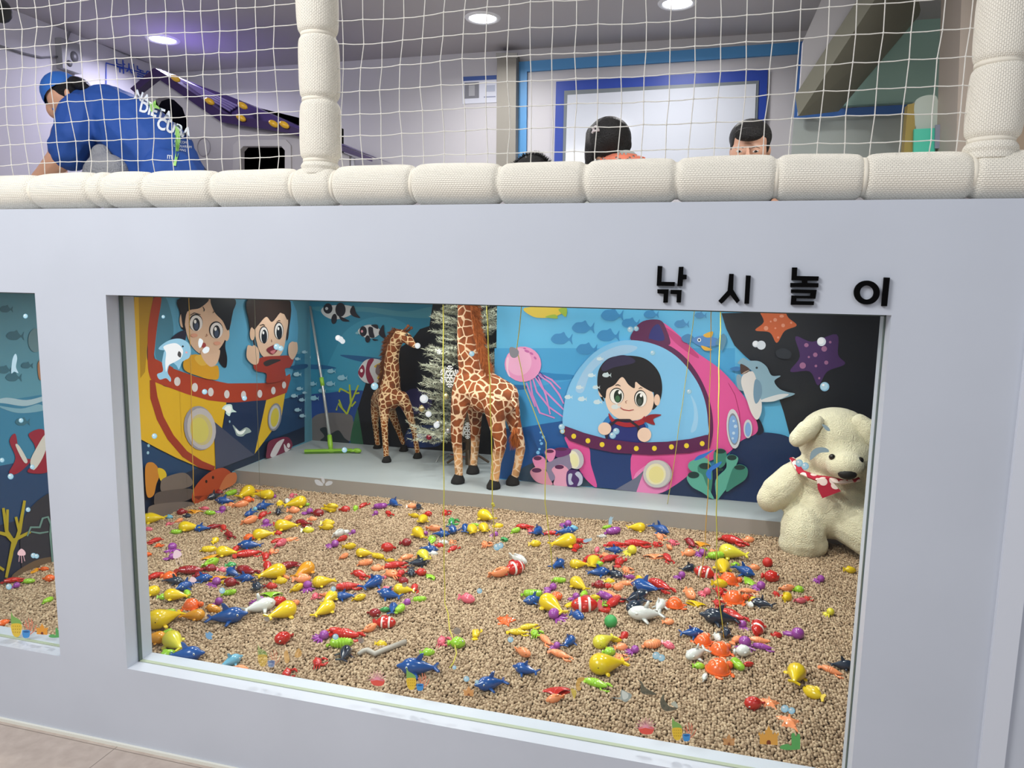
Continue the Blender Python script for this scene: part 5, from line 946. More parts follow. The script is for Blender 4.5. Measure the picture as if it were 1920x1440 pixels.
T['D'] = '''C k 195 252 110 0|F o 185 300 90 -40|L d 360 262 170 -35|S m 450 262 100 90|L r 740 252 240 -15|F o 885 240 100 0|C o 555 332 95 0|P p 450 352 110 0|F o 350 362 120 0|F g 470 317 60 0|H g 590 387 160 0|W u 740 378 220 170|F o 935 490 105 0|B r 1055 455 75 0|D n 340 497 155 10|P p 265 555 110 0|N r 480 558 200 170|W y 645 515 190 90|D b 840 527 200 -20|T O 700 592 210 0|F g 770 455 80 0|S g 890 602 120 0|R r 1080 592 165 0|P p 975 652 130 0|F y 620 642 140 0|P k 490 702 115 0|C r 615 692 155 0|T O 750 762 230 0|C r 870 742 115 0|C r 600 797 130 0|L o 880 690 130 -5|F o 1220 665 135 0|C r 1130 712 105 0|R g 1335 690 105 0|F y 1255 765 140 40|F k 1340 780 110 0|C r 1410 752 95 0|F y 930 772 60 0|F w 885 812 65 -40|O n 1010 818 155 160|P p 1515 587 110 0|F y 1795 512 110 0|P u 1605 885 115 0|L r 740 940 250 -25|D n 610 962 300 175|D n 670 1070 170 285|P p 830 1005 110 80|N r 1010 1052 210 60|F r 1140 1092 100 0|P p 1300 1082 180 -35|D b 370 1072 130 0|T O 475 1130 190 30|L o 780 1122 170 30|L o 980 1130 160 -10|P p 850 1178 155 80|L p 1005 1192 180 -10|F w 580 1102 100 -50'''
T['E'] = '''D b 900 285 310 5|O w 1185 190 270 20|W y 1375 245 260 20|W y 1770 215 210 25|W y 320 312 300 200|H g 345 228 150 10|W m 580 265 185 0|H g 345 392 115 25|W m 232 465 120 0|W u 430 512 230 140|F g 345 603 150 10|D b 530 622 290 0|D l 930 665 210 20|F o 1010 707 155 0|R r 1390 447 175 200|P p 1735 427 145 15|C r 1430 752 155 0|C r 1705 657 165 10|H m 755 187 155 -15|L r 1885 395 110 0'''
T['F'] = '''R d 490 215 125 0|F G 582 185 75 0|D b 660 190 160 80|H g 720 205 130 40|N r 575 332 195 0|F o 435 355 150 20|L r 240 415 270 -5|H g 180 507 215 5|F y 540 497 90 0|D n 215 602 210 70|C k 1095 465 155 0|R g 1225 512 160 0|F g 965 580 125 0|L y 1408 398 145 80|X O 1670 268 170 0|D b 870 742 330 180|D b 1530 875 270 195|F o 1845 572 170 -30|F k 1310 105 150 -10'''
T['H'] = '''T O 740 280 210 20|T O 725 432 250 10|O w 545 320 200 200|F g 572 415 85 0|H g 885 402 145 -50|R w 930 312 145 0|F w 602 497 75 80|F r 962 385 75 0|W y 1350 515 210 70|F y 1490 652 185 150|R r 1015 708 165 180|X o 1150 692 150 0|X o 1312 852 195 0|L o 1652 447 175 -15|D n 1750 420 80 0'''
T['L'] = '''L r 42 1086 34 10|P p 50 1104 28 0|S m 118 1050 26 0|F O 152 1046 26 0|R O 168 1078 26 0|H g 162 1154 32 25|F O 14 1230 26 20|H g 95 1090 24 0'''
CVS = dict(A=(ZA, 5.3333), B=(ZB, 5.3333), C=(ZC, 5.3333), D=(ZD, 4.8), E=(ZE, 4.8), F=(ZF, 4.8), G=(ZG, 4.8), H=(ZH, 4.3636), L=(ZL, 1.8))
TOYS = []
for key in T:
    cv, s = CVS[key]
    for e in T[key].split('|'):
        q = e.split(); k, c = q[0], q[1]; x, y, l = (float(v) for v in q[2:5]); a = math.radians(float(q[5]) if len(q) > 5 else 0)
        px, py = cv(x, y); h = l/s/2; P = PZ(px, py+2, SAND+.012); A = PZ(px-h*math.cos(a), py+h*math.sin(a), SAND); Bp = PZ(px+h*math.cos(a), py-h*math.sin(a), SAND)
        d = Bp-A; base = KN[k][2]; wpx = h*2*mpp(P); L = wpx*(1.03 if abs(math.sin(a)) < .6 else 1.15); L = min(max(L, base*.62), base*1.38)
        rz = math.atan2(d.y, d.x)+random.uniform(-.12, .12)
        TOYS.append(dict(k=k, c=c, p=P, L=L, rz=rz, px=px, py=py, a=math.degrees(a) % 360))
TOYS.sort(key=lambda t: -t['L']); PROTO = {}; placed = []
def proto(k, c):
    if (k, c) in PROTO: return PROTO[k, c]
    parts = []
    col = CN[c][1]
    for n, b, ms in toy_parts(k, col):
        me = bpy.data.meshes.new(n); me.from_pydata([tuple(v) for v in b.v], [], b.f); me.update()
        for m in ms: me.materials.append(m)
        me.polygons.foreach_set('material_index', b.m)
        bm = bmesh.new(); bm.from_mesh(me); bmesh.ops.recalc_face_normals(bm, faces=bm.faces)
        for ed in bm.edges:
            ed.smooth = not (len(ed.link_faces) == 2 and ed.calc_face_angle(0) > .9)
        bm.to_mesh(me); bm.free(); me.polygons.foreach_set('use_smooth', [True]*len(me.polygons)); parts.append((n, me))
    PROTO[k, c] = parts; return parts
HGT = dict(W=.42, D=.32, O=.32, L=.22, N=.42, R=.46, T=.33, C=.3, F=.34, H=.28, P=.42, S=.22, X=.18, B=1)
for t in TOYS:
    r = t['L']*.40; z = SAND-.004; hmax = 0
    for o in placed:
        dd = (Vector((t['p'].x, t['p'].y))-Vector((o['p'].x, o['p'].y))).length; rr = (r+o['r'])*.80
        if dd < rr: hmax = max(hmax, (o['z']-SAND)+o['L']*HGT[o['k']]*.95*(1-dd/rr)**.5)
    t['z'] = min(z+hmax, SAND+.06); t['r'] = r; placed.append(t)
# ---- labels: colour, kind, heading, neighbours
def heading(t):
    if t['k'] in 'SXBCP': return ''
    a = t['a']; return ' facing right' if a < 35 or a > 325 else ' facing back' if a < 145 else ' facing left' if a < 215 else ' facing front'
def nm(t): return CN[t['c']][0]+' '+KN[t['k']][1]
def rel(t, o):
    dx, dy = t['px']-o['px'], t['py']-o['py']; return ('right of' if dx > 0 else 'left of') if abs(dx) > abs(dy)*1.2 else ('in front of' if dy > 0 else 'behind')
ANCH = [('in the left window', 0, 110), ('in the left third of the pit', 110, 640), ('near the centre of the pit', 640, 1010), ('in the right half of the pit', 1010, 1340), ('at the right end of the pit', 1340, 2000)]
usedL = set()
for i, t in enumerate(TOYS):
    nb = sorted((o for o in TOYS if o is not t), key=lambda o: (o['px']-t['px'])**2+((o['py']-t['py'])*1.4)**2)[:12]
    zone = [a[0] for a in ANCH if a[1] <= t['px'] < a[2]]; zone = zone[0] if zone else ANCH[0][0]
    row = 'at the back' if t['py'] < 1010 else 'in the middle' if t['py'] < 1120 else 'at the front'
    z2 = {'in the left window': 'left window', 'in the left third of the pit': 'left third', 'near the centre of the pit': 'centre', 'in the right half of the pit': 'right half', 'at the right end of the pit': 'right end'}[zone]
    cands = []
    for o in nb: cands.append('%s toy %s%s %s a %s, %s' % (CN[t['c']][0], KN[t['k']][1], heading(t), rel(t, o), nm(o), zone))
    for o in nb[:5]:
        for q in nb[:8]:
            if q is not o: cands.append('%s toy %s %s a %s and %s a %s, %s' % (CN[t['c']][0], KN[t['k']][1], rel(t, o), nm(o), rel(t, q), nm(q), z2))
    cands += ['%s %s %s and %s %s' % (nm(t), rel(t, o), nm(o), rel(t, q), nm(q)) for o in nb for q in nb if o is not q]
    lab = next(c for c in cands if c not in usedL and len(c.split()) <= 16); usedL.add(lab); t['label'] = lab
for t in TOYS:
    e = thing(KN[t['k']][0], t['label'], 'toy '+('ball' if t['k'] == 'B' else 'sea animal'), (t['p'].x, t['p'].y, t['z']), t['rz'], 'plastic '+KN[t['k']][1]+' toys on the pellets'); fk = dict(D=1.14, O=1.1, F=1.18, H=1.15).get(t['k'], 1); e.scale = (t['L']*1.12, t['L']*1.36*fk, t['L']*1.3*fk)
    if t['k'] == 'B': e.scale = (t['L']*1.15,)*3
    flop = random.uniform(-.25, .25) if t['k'] not in 'TXB' else 0
    if t['k'] in 'NFR': flop = random.choice((-.9, .9))*random.uniform(.6, 1)
    e.rotation_euler = (flop*.8, random.uniform(-.12, .12), t['rz'])
    for n, me in proto(t['k'], t['c']):
        o = bpy.data.objects.new(n, me); COL.objects.link(o); o.parent = e
# plain grey plastic stick and curled snail lying on the pellets
tag(MB().tube([PZ(*ZF(*p), SAND+.012) for p in ((345, 605), (385, 580), (430, 570), (495, 605), (560, 575), (770, 495))], [.006, .0085, .009, .009, .009, .009], 10).build('plastic_stick', mat('#b3ada4', .4), smooth=True), 'bent grey plastic stick lying on the pellets right of a navy dolphin', 'stick')
# ================================================================== UPPER ROOM
# downlights
for px, py, lab in ((305, 73, 'round lit ceiling downlight at the left above the playhouse'), (905, 33, 'round lit ceiling downlight in the middle'), (1270, 5, 'round lit ceiling downlight at the right, cut by the top edge')):
    p = PZ(px, py, RZ); t = thing('ceiling_downlight', lab, 'ceiling light', (p.x, p.y, RZ), group='ceiling downlights')
    b = MB(); n = 28; b.v = [(r*math.cos(2*PI*k/n), r*math.sin(2*PI*k/n), z) for r, z in ((.105, -.001), (.100, -.008), (.085, -.010), (.078, -.003)) for k in range(n)]
    b.f = [(j*n+k, j*n+(k+1) % n, (j+1)*n+(k+1) % n, (j+1)*n+k) for j in range(3) for k in range(n)]; b.m = [0]*len(b.f); b.build('trim_ring', mat('#e9e9ec', .4), t, smooth=True)
    MB().prism([(.078*math.cos(2*PI*k/n), .078*math.sin(2*PI*k/n), -.004) for k in range(n)], (0, 0, .002)).build('diffuser', mat('#f4f6ff', .4, emit=9), t)
    area('downlight_lamp', (p.x, p.y, RZ-.02), .15, 10 if px > 400 else 16, (1, .98, .97) if px > 400 else (.80, .78, 1), spread=160)
area('room_fill', (.7, .9, 2.9), .3, 10, (1, .97, .93)); area('room_fill', (-1.0, .7, 2.94), .3, 9); area('room_fill', (-2.7, .6, 2.94), .3, 14, (.93, .92, 1), (-2.3, 2.3, 2.0))  # fills without fixtures, added to brighten the playhouse and mint wall
def TX(s, size, m, name, fit=None, ext=.0, bold=0):
    c = bpy.data.curves.new(name, 'FONT'); c.body = s; c.size = size; c.extrude = ext; c.align_x = 'CENTER'; c.offset = bold; c.resolution_u = 3
    o = bpy.data.objects.new(name, c); COL.objects.link(o); bpy.context.view_layer.update()
    me = bpy.data.meshes.new_from_object(o.evaluated_get(bpy.context.evaluated_depsgraph_get())); bpy.data.objects.remove(o); bpy.data.curves.remove(c)
    me.name = name; me.materials.clear(); me.materials.append(m); r = bpy.data.objects.new(name, me); COL.objects.link(r); return r
# left wall: socket box with cables, printed sign
WX = lambda px, py: on(px, py, 0, RX)
p = WX(122, 106); t = thing('socket_box', 'grey wall box with loose cables high on the left wall', 'socket box', p)
MB().box((0, -.07, -.09), (.05, .07, .09)).build('housing', mat('#8f8f92', .5), t); MB().ell((.05, .02, .0), (.014, .03, .035)).ell((.05, -.02, -.05), (.012, .02, .02)).build('outlet', mat('#5b5b60', .4), t, smooth=True)
for pts in ([(122, 97), (120, 80), (127, 62), (133, 54)], [(112, 106), (75, 108), (40, 100), (-10, 84)], [(130, 56), (230, 100), (322, 133)]): keep(MB().tube([WX(*q)+Vector((.012, 0, 0)) for q in pts], .006, 6).build('wire', mat('#77777c', .5), smooth=True), t)
s = thing('wall_sign', 'blue outlined sign on the left wall above the man\'s back', 'sign', WX(235, 140)); b = MB(); bl = mat('#2f4fb8', .5)
Q = [WX(198, 118), WX(300, 146), WX(300, 215), WX(198, 200)]
for a, c in zip(Q, Q[1:]+Q[:1]): b.tube([a+Vector((.004, 0, 0)), c+Vector((.004, 0, 0))], .004, 4)
keep(b.build('outline', bl), s)
tx = TX('낚시놀이', .10, bl, 'lettering', ext=.002); c = WX(253, 136); tx.matrix_world = Matrix(((0, 0, 1, c.x+.006), (1, 0, 0, c.y), (0, 1, 0, c.z-.03), (0, 0, 0, 1))); bpy.context.view_layer.update(); keep(tx, s)
# notice on the back wall
p = BW(899, 170); n = thing('wall_notice', 'white notice with a blue header beside the beige pillar', 'notice', p)
def bquad(x0, y0, x1, y1, yy): return [PY(x0, y0, yy), PY(x1, y0-(x1-x0)*.05, yy), PY(x1, y1-(x1-x0)*.05, yy), PY(x0, y1, yy)]
for nme, q, col, yy in (('sheet', (867, 144, 931, 195), '#d3d6e2', RY-.004), ('header', (867, 144, 931, 152), '#2d4f94', RY-.0055), ('photo', (871, 155, 898, 185), '#77787f', RY-.0055), ('photo', (879, 160, 890, 180), '#a2a3a8', RY-.0065), ('text_block', (911, 160, 928, 172), '#aab0c2', RY-.0055), ('text_block', (907, 181, 929, 183), '#8c93ab', RY-.0055)):
    b = MB(); b.prism(bquad(*q, yy), (0, .0012, 0)); o = b.build(nme, mat(col, .5))
    if nme == 'sheet': sheet = keep(o, n)
    else: o.parent = sheet
# ---- playhouse
def house():
    t = thing('playhouse', 'grey plastic playhouse with dark purple roof behind the man', 'playhouse', (PY(400, 330, 2.35).x, 2.35, DECK)); g = mat('#b3b0b2', .45, name='grey_plastic'); pu = mat('#352350', .3, name='purple_plastic'); Y = 2.30
    H = lambda x, y, d=Y: PY(x, y, d)
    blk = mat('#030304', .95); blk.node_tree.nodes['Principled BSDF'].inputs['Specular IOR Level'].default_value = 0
    # gable with arched doorway as one outline
    out = [H(x, y) for x, y in ((252, 172), (287, 138), (416, 228), (416, 470), (352, 470), (350, 225), (342, 202), (326, 187), (306, 181), (292, 186), (284, 200), (282, 470), (252, 470))]
    b = MB(); b.prism(out, (0, .05, 0)); keep(b.build('gable_wall', g), t)
    b = MB(); b.prism([H(x, y) for x, y in ((416, 228), (560, 250), (655, 292), (655, 470), (416, 470), (416, 352), (534, 345), (534, 282), (527, 274), (456, 274), (449, 282), (449, 352), (416, 352))], (0, .05, 0)); sw = keep(b.build('side_wall', mat('#aaa6aa', .45)), t)
    b = MB(); fr = [H(x, y, Y-.012) for x, y in ((436, 345), (437, 272), (447, 262), (536, 262), (545, 272), (546, 345), (534, 345), (534, 282), (527, 274), (456, 274), (449, 282), (449, 345))]; b.prism(fr, (0, .011, 0)); b.build('window_frame', g).parent = sw
    keep(MB().prism([H(x, y, Y+.35) for x, y in ((270, 150), (640, 240), (640, 345), (252, 345))], (0, .03, 0)).build('dark_backing', blk), t)  # black sheet put in as the darkness inside doorway and window
    # roof slabs
    def rf(pts, d0, dep, m=pu, n='roof'): b = MB(); b.prism([H(x, y, d0) for x, y in pts], (0, dep, 0)); keep(b.build(n, m), t)
    rf(((287, 128), (292, 128), (420, 212), (548, 237), (678, 288), (678, 296), (545, 250), (415, 229), (290, 143), (252, 173), (244, 166)), Y-.06, .14)
    rf(((292, 128), (345, 150), (435, 182), (548, 232), (675, 284), (548, 240), (420, 214)), Y+.08, .5, mat('#4b3a78', .28))
    for k in range(4):
        f = k/4; a = H(300+f*30, 132+f*12, Y+.06-.0); c = H(432+f*18, 208-f*12, Y+.06); keep(MB().tube([a, c], .008, 6).build('roof_rib', mat('#8d7fc0', .25), smooth=True), t)
    zb_ = H(400, 470).z+.02; keep(MB().box((H(252, 470).x, Y-.01, DECK+.001), (H(655, 470).x, Y+.38, zb_)).build('base', g), t)
    for x, y in ((329, 147), (393, 190), (455, 198), (452, 221), (513, 232), (533, 234), (626, 266)): keep(MB().ell(H(x, y, Y-.07), (.035, .02, .018), rot=(0, .5, 0)).build('clip', mat('#d9a928', .35), smooth=True), t)
    keep(MB().tube([H(662, 296, Y), H(662, 470, Y)], .012, 8).build('corner_post', mat('#c9c9d0', .4), smooth=True), t)
    keep(MB().tube([H(382+12*math.cos(a), 276+17*math.sin(a), Y-.004) for a in [2*PI*k/24 for k in range(25)]], .0025, 5).build('round_emboss', mat('#98949a', .5)), t)
house()
# ---- items at the right of the upper room
yy = RY-.9
b = MB(); b.prism([PY(x, y, yy) for x, y in ((1702, 196), (1720, 192), (1712, 345), (1690, 345))], (0, .06, 0)); tag(b.build('yellow_post', mat('#a8924a', .5)), 'ochre yellow post standing right of the sloping beam', 'post')
b = MB(); b.prism([PY(x, y, yy) for x, y in smooth_closed([(1712, 345), (1716, 250), (1714, 200), (1722, 184), (1745, 178), (1758, 186), (1760, 240), (1756, 345)])], (0, .10, 0)); tag(b.build('white_cushion', mat('#c3cfc6', .7)), 'white wrapped pad standing above a turquoise panel', 'pad')
b = MB(); b.prism([PY(x, y, yy-.03) for x, y in ((1714, 242), (1754, 240), (1752, 345), (1712, 345))], (0, .02, 0)); tag(b.build('turquoise_panel', mat('#4fd0b2', .4)), 'turquoise panel at the right behind the net', 'panel')
b = MB(); b.prism([PY(x, y, yy-.05) for x, y in ((1754, 234), (1784, 232), (1778, 278), (1753, 278))], (0, .01, 0)); tag(b.build('grey_notice', mat('#8f95a8', .5)), 'small grey notice right of the turquoise panel', 'notice')

# ================================================================== PEOPLE
skin = mat('#d9a484', .55, sub=.1, name='skin'); hairm = mat('#0d0b0c', .45, bump=.8, bscale=240, name='black_hair')
def man():
    Y = 1.62; K = lambda x, y, d=0: PY(x, y, Y+d); t = thing('person', 'person in blue cap and blue t-shirt with white lettering, bending over at left', 'person', (K(300, 330).x, Y, DECK))
    m = mpp(K(200, 250)); R = lambda px: px*m
    b = MB()                                             # one body: head, neck, trunk, arms, legs
    b.ell(K(121, 182, -.01), (R(30), R(33), R(38)), rot=(0, -.35, 0), seg=16, rings=12); b.ell(K(108, 205, -.01), (R(17), R(22), R(20)), seg=12, rings=8)
    b.ell(K(126, 176, -.105), (R(6), R(4), R(11)), rot=(0, -.2, 0)); b.ell(K(98, 193, -.01), (R(7), R(7), R(7)))
    b.chain([K(132, 190), K(165, 200), K(200, 215)], [R(20), R(26), R(48)])
    b.chain([K(198, 222), K(250, 250), K(298, 296), K(325, 350)], [R(44), R(50), R(50), R(46)])
    b.chain([K(150, 222, -.14), K(130, 262, -.17), K(115, 296, -.17), K(90, 322, -.15), K(60, 350, -.14), K(40, 372, -.15)], [R(28), R(26), R(23), R(18), R(13), R(11)])
    b.chain([K(165, 222, .14), K(118, 250, .15), K(105, 300, .13), K(120, 350, .08)], [R(28), R(22), R(17), R(12)])
    b.chain([K(322, 362, -.08), K(255, 400, -.13), K(300, 455, -.1), K(315, 480, -.1)], [R(42), R(32), R(24), R(18)]); b.chain([K(326, 360, .10), K(280, 400, .13), K(325, 455, .1), K(345, 478, .1)], [R(42), R(32), R(24), R(18)])
    hx, hy = 36, 378                                     # hand resting forward with five bent fingers
    b.ell(K(34, 380, -.15), (R(10), R(13), R(9)))
    for k, (dx, ln) in enumerate(((-.035, .05), (-.017, .062), (.002, .066), (.020, .060))):
        p = K(30, 384, -.16)+Vector((0, dx, 0)); b.chain([p, p+Vector((-ln*.55, 0, -.006)), p+Vector((-ln*.9, 0, -.028))], [.0095, .0088, .008])
    p = K(36, 380, -.19); b.chain([p, p+Vector((-.012, -.022, -.012)), p+Vector((-.035, -.03, -.02))], [.011, .010, .009])
    o = b.build('body', skin); remesh(o, .0075, 4); bake(o); keep(o, t)
    sh = mat('#1d4a96', .75, bump=.25, bscale=25, name='blue_cotton'); b = MB()   # shirt
    b.chain([K(158, 200), K(200, 216), K(250, 246), K(298, 292), K(324, 345), K(330, 375)], [R(32), R(54), R(63), R(66), R(66), R(62)]); b.chain([K(322, 345, -.08), K(326, 375, -.08)], [R(62), R(62)])
    b.chain([K(152, 216, -.12), K(140, 252, -.16), K(128, 284, -.16)], [R(38), R(36), R(35)]); b.chain([K(165, 218, .13), K(132, 250, .15)], [R(36), R(30)])
    o = b.build('shirt', sh); remesh(o, .009, 5)
    tex = bpy.data.textures.new('folds', 'CLOUDS'); tex.noise_scale = .16; d = o.modifiers.new('folds', 'DISPLACE'); d.texture = tex; d.strength = .036; d.mid_level = .5; bake(o)
    bm = bmesh.new(); bm.from_mesh(o.data); bv = BVHTree.FromBMesh(bm); bm.free(); keep(o, t); shirt = o
    b = MB(); b.chain([K(326, 380, -.08), K(258, 402, -.13), K(302, 452, -.1)], [R(68), R(50), R(34)]); b.chain([K(350, 372), K(285, 402, .13), K(325, 452, .1)], [R(66), R(48), R(32)]); o = b.build('trousers', mat('#14161d', .8)); remesh(o, .012, 3); bake(o); keep(o, t)
    cap = mat('#2f6fc4', .8, bump=.3, bscale=200, name='cap_cloth'); b = MB()
    b.ell(K(119, 176, -.01), (R(37), R(39), R(41)), rot=(0, -.5, 0), seg=20, rings=14); o = b.build('cap', cap, smooth=True)
    bm = bmesh.new(); bm.from_mesh(o.data); bmesh.ops.bisect_plane(bm, geom=bm.verts[:]+bm.edges[:]+bm.faces[:], plane_co=K(113, 190, -.01), plane_no=Vector((.62, 0, -.78)), clear_outer=True); bm.to_mesh(o.data); bm.free(); keep(o, t); capo = o
    b = MB(); b.prism([K(90, 165, -.08), K(90, 165, .08), K(100, 205, .07), K(106, 214, 0), K(100, 205, -.07)], (-.006, 0, -.002)); b.build('cap_brim', cap).parent = capo
    b = MB(); b.ell(K(128, 172, -.005), (R(33), R(34), R(26)), rot=(0, .35, 0), seg=16, rings=10); b.ell(K(150, 158, -.02), (R(22), R(20), R(12)), rot=(0, .5, 0)); b.ell(K(112, 192, 0), (R(14), R(31), R(18))); o = b.build('hair', hairm); remesh(o, .008, 2); bake(o); keep(o, t)
    # lettering follows the cloth
    wm = mat('#dfe6ea', .7)
    def put(s, x, y, size, ang, mt=wm):
        o = TX(s, size, mt, 'shirt_lettering', bold=size*.035 if size > .05 else 0); bm = bmesh.new(); bm.from_mesh(o.data); bmesh.ops.triangulate(bm, faces=bm.faces)
        for _ in range(2): bmesh.ops.subdivide_edges(bm, edges=[e for e in bm.edges if e.calc_length() > .012], cuts=1, use_grid_fill=False)
        bmesh.ops.triangulate(bm, faces=[f for f in bm.faces if len(f.verts) > 3])
        c = K(x, y); ca, sa = math.cos(ang), math.sin(ang)
        for v in bm.verts:
            q = Vector((c.x+v.co.x*ca-v.co.y*sa, 0, c.z+v.co.x*sa+v.co.y*ca)); h = bv.ray_cast(CAM, (Vector((q.x, Y, q.z))-CAM).normalized())
            v.co = (h[0]+h[1]*.003 if h[0] is not None else Vector((q.x, Y, q.z)))
        bm.to_mesh(o.data); bm.free(); o.parent = shirt
    put('NA', 264, 190, .066, -.42); put('DIETA', 290, 219, .074, -.32); put('CUBA', 324, 251, .080, -.30); put('MIE.COM', 338, 269, .018, -.12); put('L-AQUARIUM', 342, 277, .018, -.12); put('NANG', 340, 284, .018, -.12); put('m', 318, 299, .045, -.1)
    def patch(pts, col, name):
        cvx = [K(*p) for p in pts]; bm = bmesh.new(); vs = [bm.verts.new(p) for p in cvx]; bm.faces.new(vs); bmesh.ops.triangulate(bm, faces=bm.faces)
        for _ in range(3): bmesh.ops.subdivide_edges(bm, edges=[e for e in bm.edges if e.calc_length() > .02], cuts=1)
        for v in bm.verts:
            h = bv.ray_cast(CAM, (v.co-CAM).normalized())
            if h[0] is not None: v.co = h[0]+h[1]*.005
        me = bpy.data.meshes.new(name); bm.to_mesh(me); bm.free(); me.materials.append(mat(col, .6)); o = bpy.data.objects.new(name, me); COL.objects.link(o); o.parent = shirt
    patch([(277, 190), (285, 194), (292, 187), (292, 198), (300, 205), (290, 204), (284, 212), (284, 202)], '#a6dc7a', 'lime_star'); patch([(328, 238), (334, 238), (337, 262), (334, 290), (330, 312), (325, 311), (330, 286), (332, 262)], '#a6dc7a', 'lime_strip')
    # grey plush lying in front of him
    b = MB(); b.ell(PY(200, 325, 1.45), (.13, .09, .10)); b.ell(PY(190, 292, 1.47), (.055, .05, .06)); o = b.build('grey_plush', mat('#8d8f92', .95, bump=1, bscale=90)); remesh(o, .012, 3); bake(o); tag(o, 'grey fluffy plush held beneath the bending person in blue', 'plush toy')
man()
def head(K, cx, cy, w, h, sk, t, face=False, hair_pts=None, ear=None, d=0):
    pass
def woman():
    Y = 1.22; K = lambda x, y, d=0: PY(x, y, Y+d); m = mpp(K(1140, 260)); R = lambda px: px*m
    t = thing('person', 'person with black hair seen from behind, white top with orange print', 'person', (K(1160, 330).x, Y, DECK)); b = MB()
    b.ell(K(1140, 262, 0), (R(36), R(40), R(42)), seg=16, rings=12); b.chain([K(1132, 285), K(1150, 318)], [R(20), R(22)]); b.ell(K(1107, 278, .0), (R(5), R(8), R(11)))
    b.chain([K(1105, 345), K(1160, 335), K(1215, 350)], [R(30), R(36), R(30)]); b.chain([K(1160, 345), K(1163, 400), K(1165, 480)], [R(50), R(48), R(52)])
    b.chain([K(1105, 345), K(1085, 420), K(1110, 470, -.12)], [R(24), R(20), R(15)]); b.chain([K(1218, 350), K(1240, 420), K(1210, 470, -.12)], [R(24), R(20), R(15)])
    b.chain([K(1140, 500), K(1090, 515, .22), K(1100, 520, -.05)], [R(36), R(30), R(20)]); b.chain([K(1190, 500), K(1235, 515, .22), K(1225, 520, -.05)], [R(36), R(30), R(20)])
    o = b.build('body', skin); remesh(o, .009, 4); bake(o); keep(o, t)
    b = MB(); b.ell(K(1142, 260, -.01), (R(42), R(45), R(40)), seg=18, rings=12); b.ell(K(1172, 272, -.01), (R(13), R(14), R(16))); b.chain([K(1112, 250, -.02), K(1106, 285, -.02), K(1104, 312, -.04), K(1098, 335, -.05)], [R(14), R(11), R(8), R(3)]); b.ell(K(1145, 285, -.03), (R(24), R(20), R(16)))
    o = b.build('hair', hairm); remesh(o, .008, 2); bake(o); keep(o, t)
    b = MB()
    for a, c in (((1110, 242), (1118, 236)), ((1112, 246), (1124, 244)), ((1116, 236), (1122, 242)), ((1110, 250), (1114, 242))): b.tube([K(*a, -.125), K(*c, -.125)], [.004, .004], 6)
    keep(b.build('hair_bow', mat('#d9cfd2', .5), smooth=True), t)
    wh = mat('#c3cbc8', .8, name='white_top_cloth'); b = MB(); b.chain([K(1128, 332), K(1165, 325), K(1205, 332)], [R(34), R(45), R(32)]); b.chain([K(1105, 348), K(1160, 345), K(1218, 352)], [R(37), R(47), R(36)]); b.chain([K(1160, 345), K(1163, 400), K(1165, 470)], [R(60), R(58), R(60)]); b.chain([K(1105, 348), K(1092, 400)], [R(30), R(28)]); b.chain([K(1218, 352), K(1236, 400)], [R(30), R(28)])
    o = b.build('shirt', wh); remesh(o, .010, 4); bake(o); bm = bmesh.new(); bm.from_mesh(o.data); bv = BVHTree.FromBMesh(bm); bm.free(); keep(o, t); wsh = o
    def put(b_, x, y, s, col):
        me = TX(b_, s, mat(col, .7), 'shirt_print'); bm = bmesh.new(); bm.from_mesh(me.data); bmesh.ops.triangulate(bm, faces=bm.faces); c = K(x, y)
        bmesh.ops.subdivide_edges(bm, edges=[e for e in bm.edges if e.calc_length() > .015], cuts=1)
        for v in bm.verts:
            q = Vector((c.x+v.co.x, Y-.8, c.z+v.co.y)); h = bv.ray_cast(q, Vector((0, 1, 0))); v.co = (h[0]+h[1]*.004 if h[0] is not None else Vector((q.x, Y, q.z)))
        bm.to_mesh(me.data); bm.free(); keep(me, t)
    # block of orange print
    bm = bmesh.new(); bmesh.ops.create_grid(bm, x_segments=24, y_segments=8, size=1); rnd = random.Random(4)
    for v in bm.verts:
        p = K(1168+v.co.x*42, 301-v.co.y*13+ (v.co.x**2)*7); h = bv.ray_cast(CAM, (p-CAM).normalized()); v.co = (h[0]+h[1]*.003) if h[0] is not None else p
    bmesh.ops.delete(bm, geom=[f for f in bm.faces if rnd.random() < .14], context='FACES_ONLY'); me = bpy.data.meshes.new('shirt_print'); bm.to_mesh(me); bm.free(); me.materials.append(mat('#f0896c', .7)); o = bpy.data.objects.new('shirt_print', me); COL.objects.link(o); o.parent = wsh
woman()
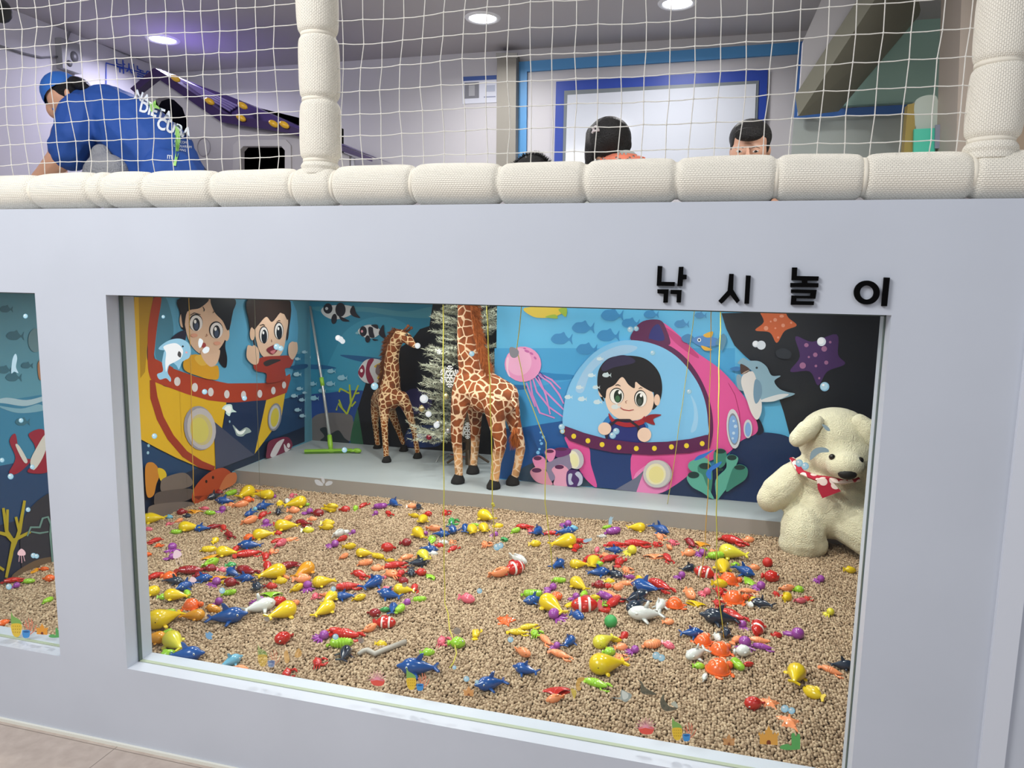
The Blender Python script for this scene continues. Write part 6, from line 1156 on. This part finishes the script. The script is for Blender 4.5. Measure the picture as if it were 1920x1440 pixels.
def boy():
    Y = 1.30; K = lambda x, y, d=0: PY(x, y, Y+d); m = mpp(K(1407, 265)); R = lambda px: px*m
    t = thing('person', 'person with short black hair peeking over the padded rail at right', 'person', (K(1407, 330).x, Y, DECK)); b = MB()
    b.ell(K(1406, 268, 0), (R(35), R(38), R(38)), seg=20, rings=14); b.ell(K(1403, 288, -.03), (R(33), R(28), R(26)), seg=16, rings=10); b.ell(K(1402, 305, -.03), (R(22), R(22), R(16)))
    b.ell(K(1402, 292, -.115), (R(5.5), R(7), R(5.5))); b.chain([K(1402, 276, -.10), K(1402, 290, -.115)], [R(3.5), R(4.5)]); b.ell(K(1441, 283, .01), (R(5), R(7), R(10))); b.ell(K(1371, 285, .01), (R(4), R(7), R(9)))
    b.ell(K(1402, 306, -.115), (R(9), R(4), R(3.2)))
    b.chain([K(1405, 310), K(1405, 335)], [R(16), R(18)]); b.chain([K(1375, 352), K(1405, 345), K(1437, 352)], [R(22), R(26), R(22)]); b.chain([K(1405, 355), K(1405, 420), K(1405, 480)], [R(34), R(33), R(36)])
    b.chain([K(1372, 352), K(1360, 410), K(1385, 440, -.12)], [R(17), R(14), R(10)]); b.chain([K(1438, 352), K(1450, 410), K(1425, 440, -.12)], [R(17), R(14), R(10)])
    b.chain([K(1390, 485), K(1375, 500, -.25), K(1378, 505, .0)], [R(24), R(21), R(15)]); b.chain([K(1420, 485), K(1440, 500, -.25), K(1435, 505, .0)], [R(24), R(21), R(15)])
    o = b.build('body', mat('#e0ac90', .5, sub=.1)); remesh(o, .006, 3); bake(o); keep(o, t)
    b = MB(); b.ell(K(1407, 258, .012), (R(39), R(42), R(34)), seg=20, rings=14); b.ell(K(1376, 268, .0), (R(7), R(22), R(20))); b.ell(K(1437, 268, .0), (R(7), R(22), R(20))); b.ell(K(1404, 252, -.10), (R(27), R(9), R(13))); o = b.build('hair', hairm); remesh(o, .006, 2); bake(o); keep(o, t)
    for x in (1386, 1417):
        b = MB(); b.ell(K(x, 284, -.108), (R(5.6), R(4), R(2.1)), rot=(0, .1 if x < 1400 else -.1, 0), mi=0); b.ell(K(x, 284, -.120), (R(2.7), R(1.9), R(2.1)), mi=1); keep(b.build('eye', [mat('#e9e4df', .3), EYE_B], smooth=True), t)
        keep(MB().tube([K(x-8, 278, -.118), K(x, 275.5, -.122), K(x+8, 278, -.116)], [.0008, .0014, .0008], 6).build('eyebrow', mat('#2a1c18', .8), smooth=True), t)
    b = MB(); b.chain([K(1375, 356), K(1405, 348), K(1437, 356)], [R(27), R(31), R(27)]); b.chain([K(1405, 358), K(1405, 470)], [R(40), R(42)]); o = b.build('shirt', mat('#20242c', .8)); remesh(o, .010, 3); bake(o); keep(o, t)
boy()
t = thing('person', 'top of a person\'s tousled black hair above the rail beside the pillar', 'person', (PY(998, 330, 1.05).x, 1.05, DECK)); K = lambda x, y, d=0: PY(x, y, 1.05+d); m = mpp(K(998, 320)); R = lambda px: px*m; b = MB()
b.ell(K(998, 335), (R(32), R(36), R(38)), seg=16, rings=12); b.chain([K(998, 365), K(998, 395)], [R(17), R(18)]); b.chain([K(965, 410), K(998, 400), K(1030, 410)], [R(20), R(26), R(20)]); b.chain([K(998, 410), K(998, 500)], [R(36), R(38)])
o = b.build('body', skin); remesh(o, .008, 3); bake(o); keep(o, t)
b = MB(); b.ell(K(999, 327), (R(37), R(40), R(36)), seg=16, rings=12); o = b.build('hair', hairm); remesh(o, .008, 2); bake(o); keep(o, t)
keep(hairs('hair_tufts', [(K(968, 312, -.02), Vector((-.6, -.2, .8))), (K(985, 296, -.02), Vector((-.2, -.1, 1))), (K(1010, 294, -.02), Vector((.2, -.1, 1))), (K(1030, 310, -.02), Vector((.7, -.1, .7)))], 500, .022, .6, hairm, None, 2, .1, .0012), t)
# dark speaker corner at the very top left
b = MB(); b.ell(PY(-2, 18, .5), (.028, .05, .045)); tag(b.build('wall_lamp', mat('#101012', .5), smooth=True), 'black rounded fitting cut by the top left corner', 'fitting')
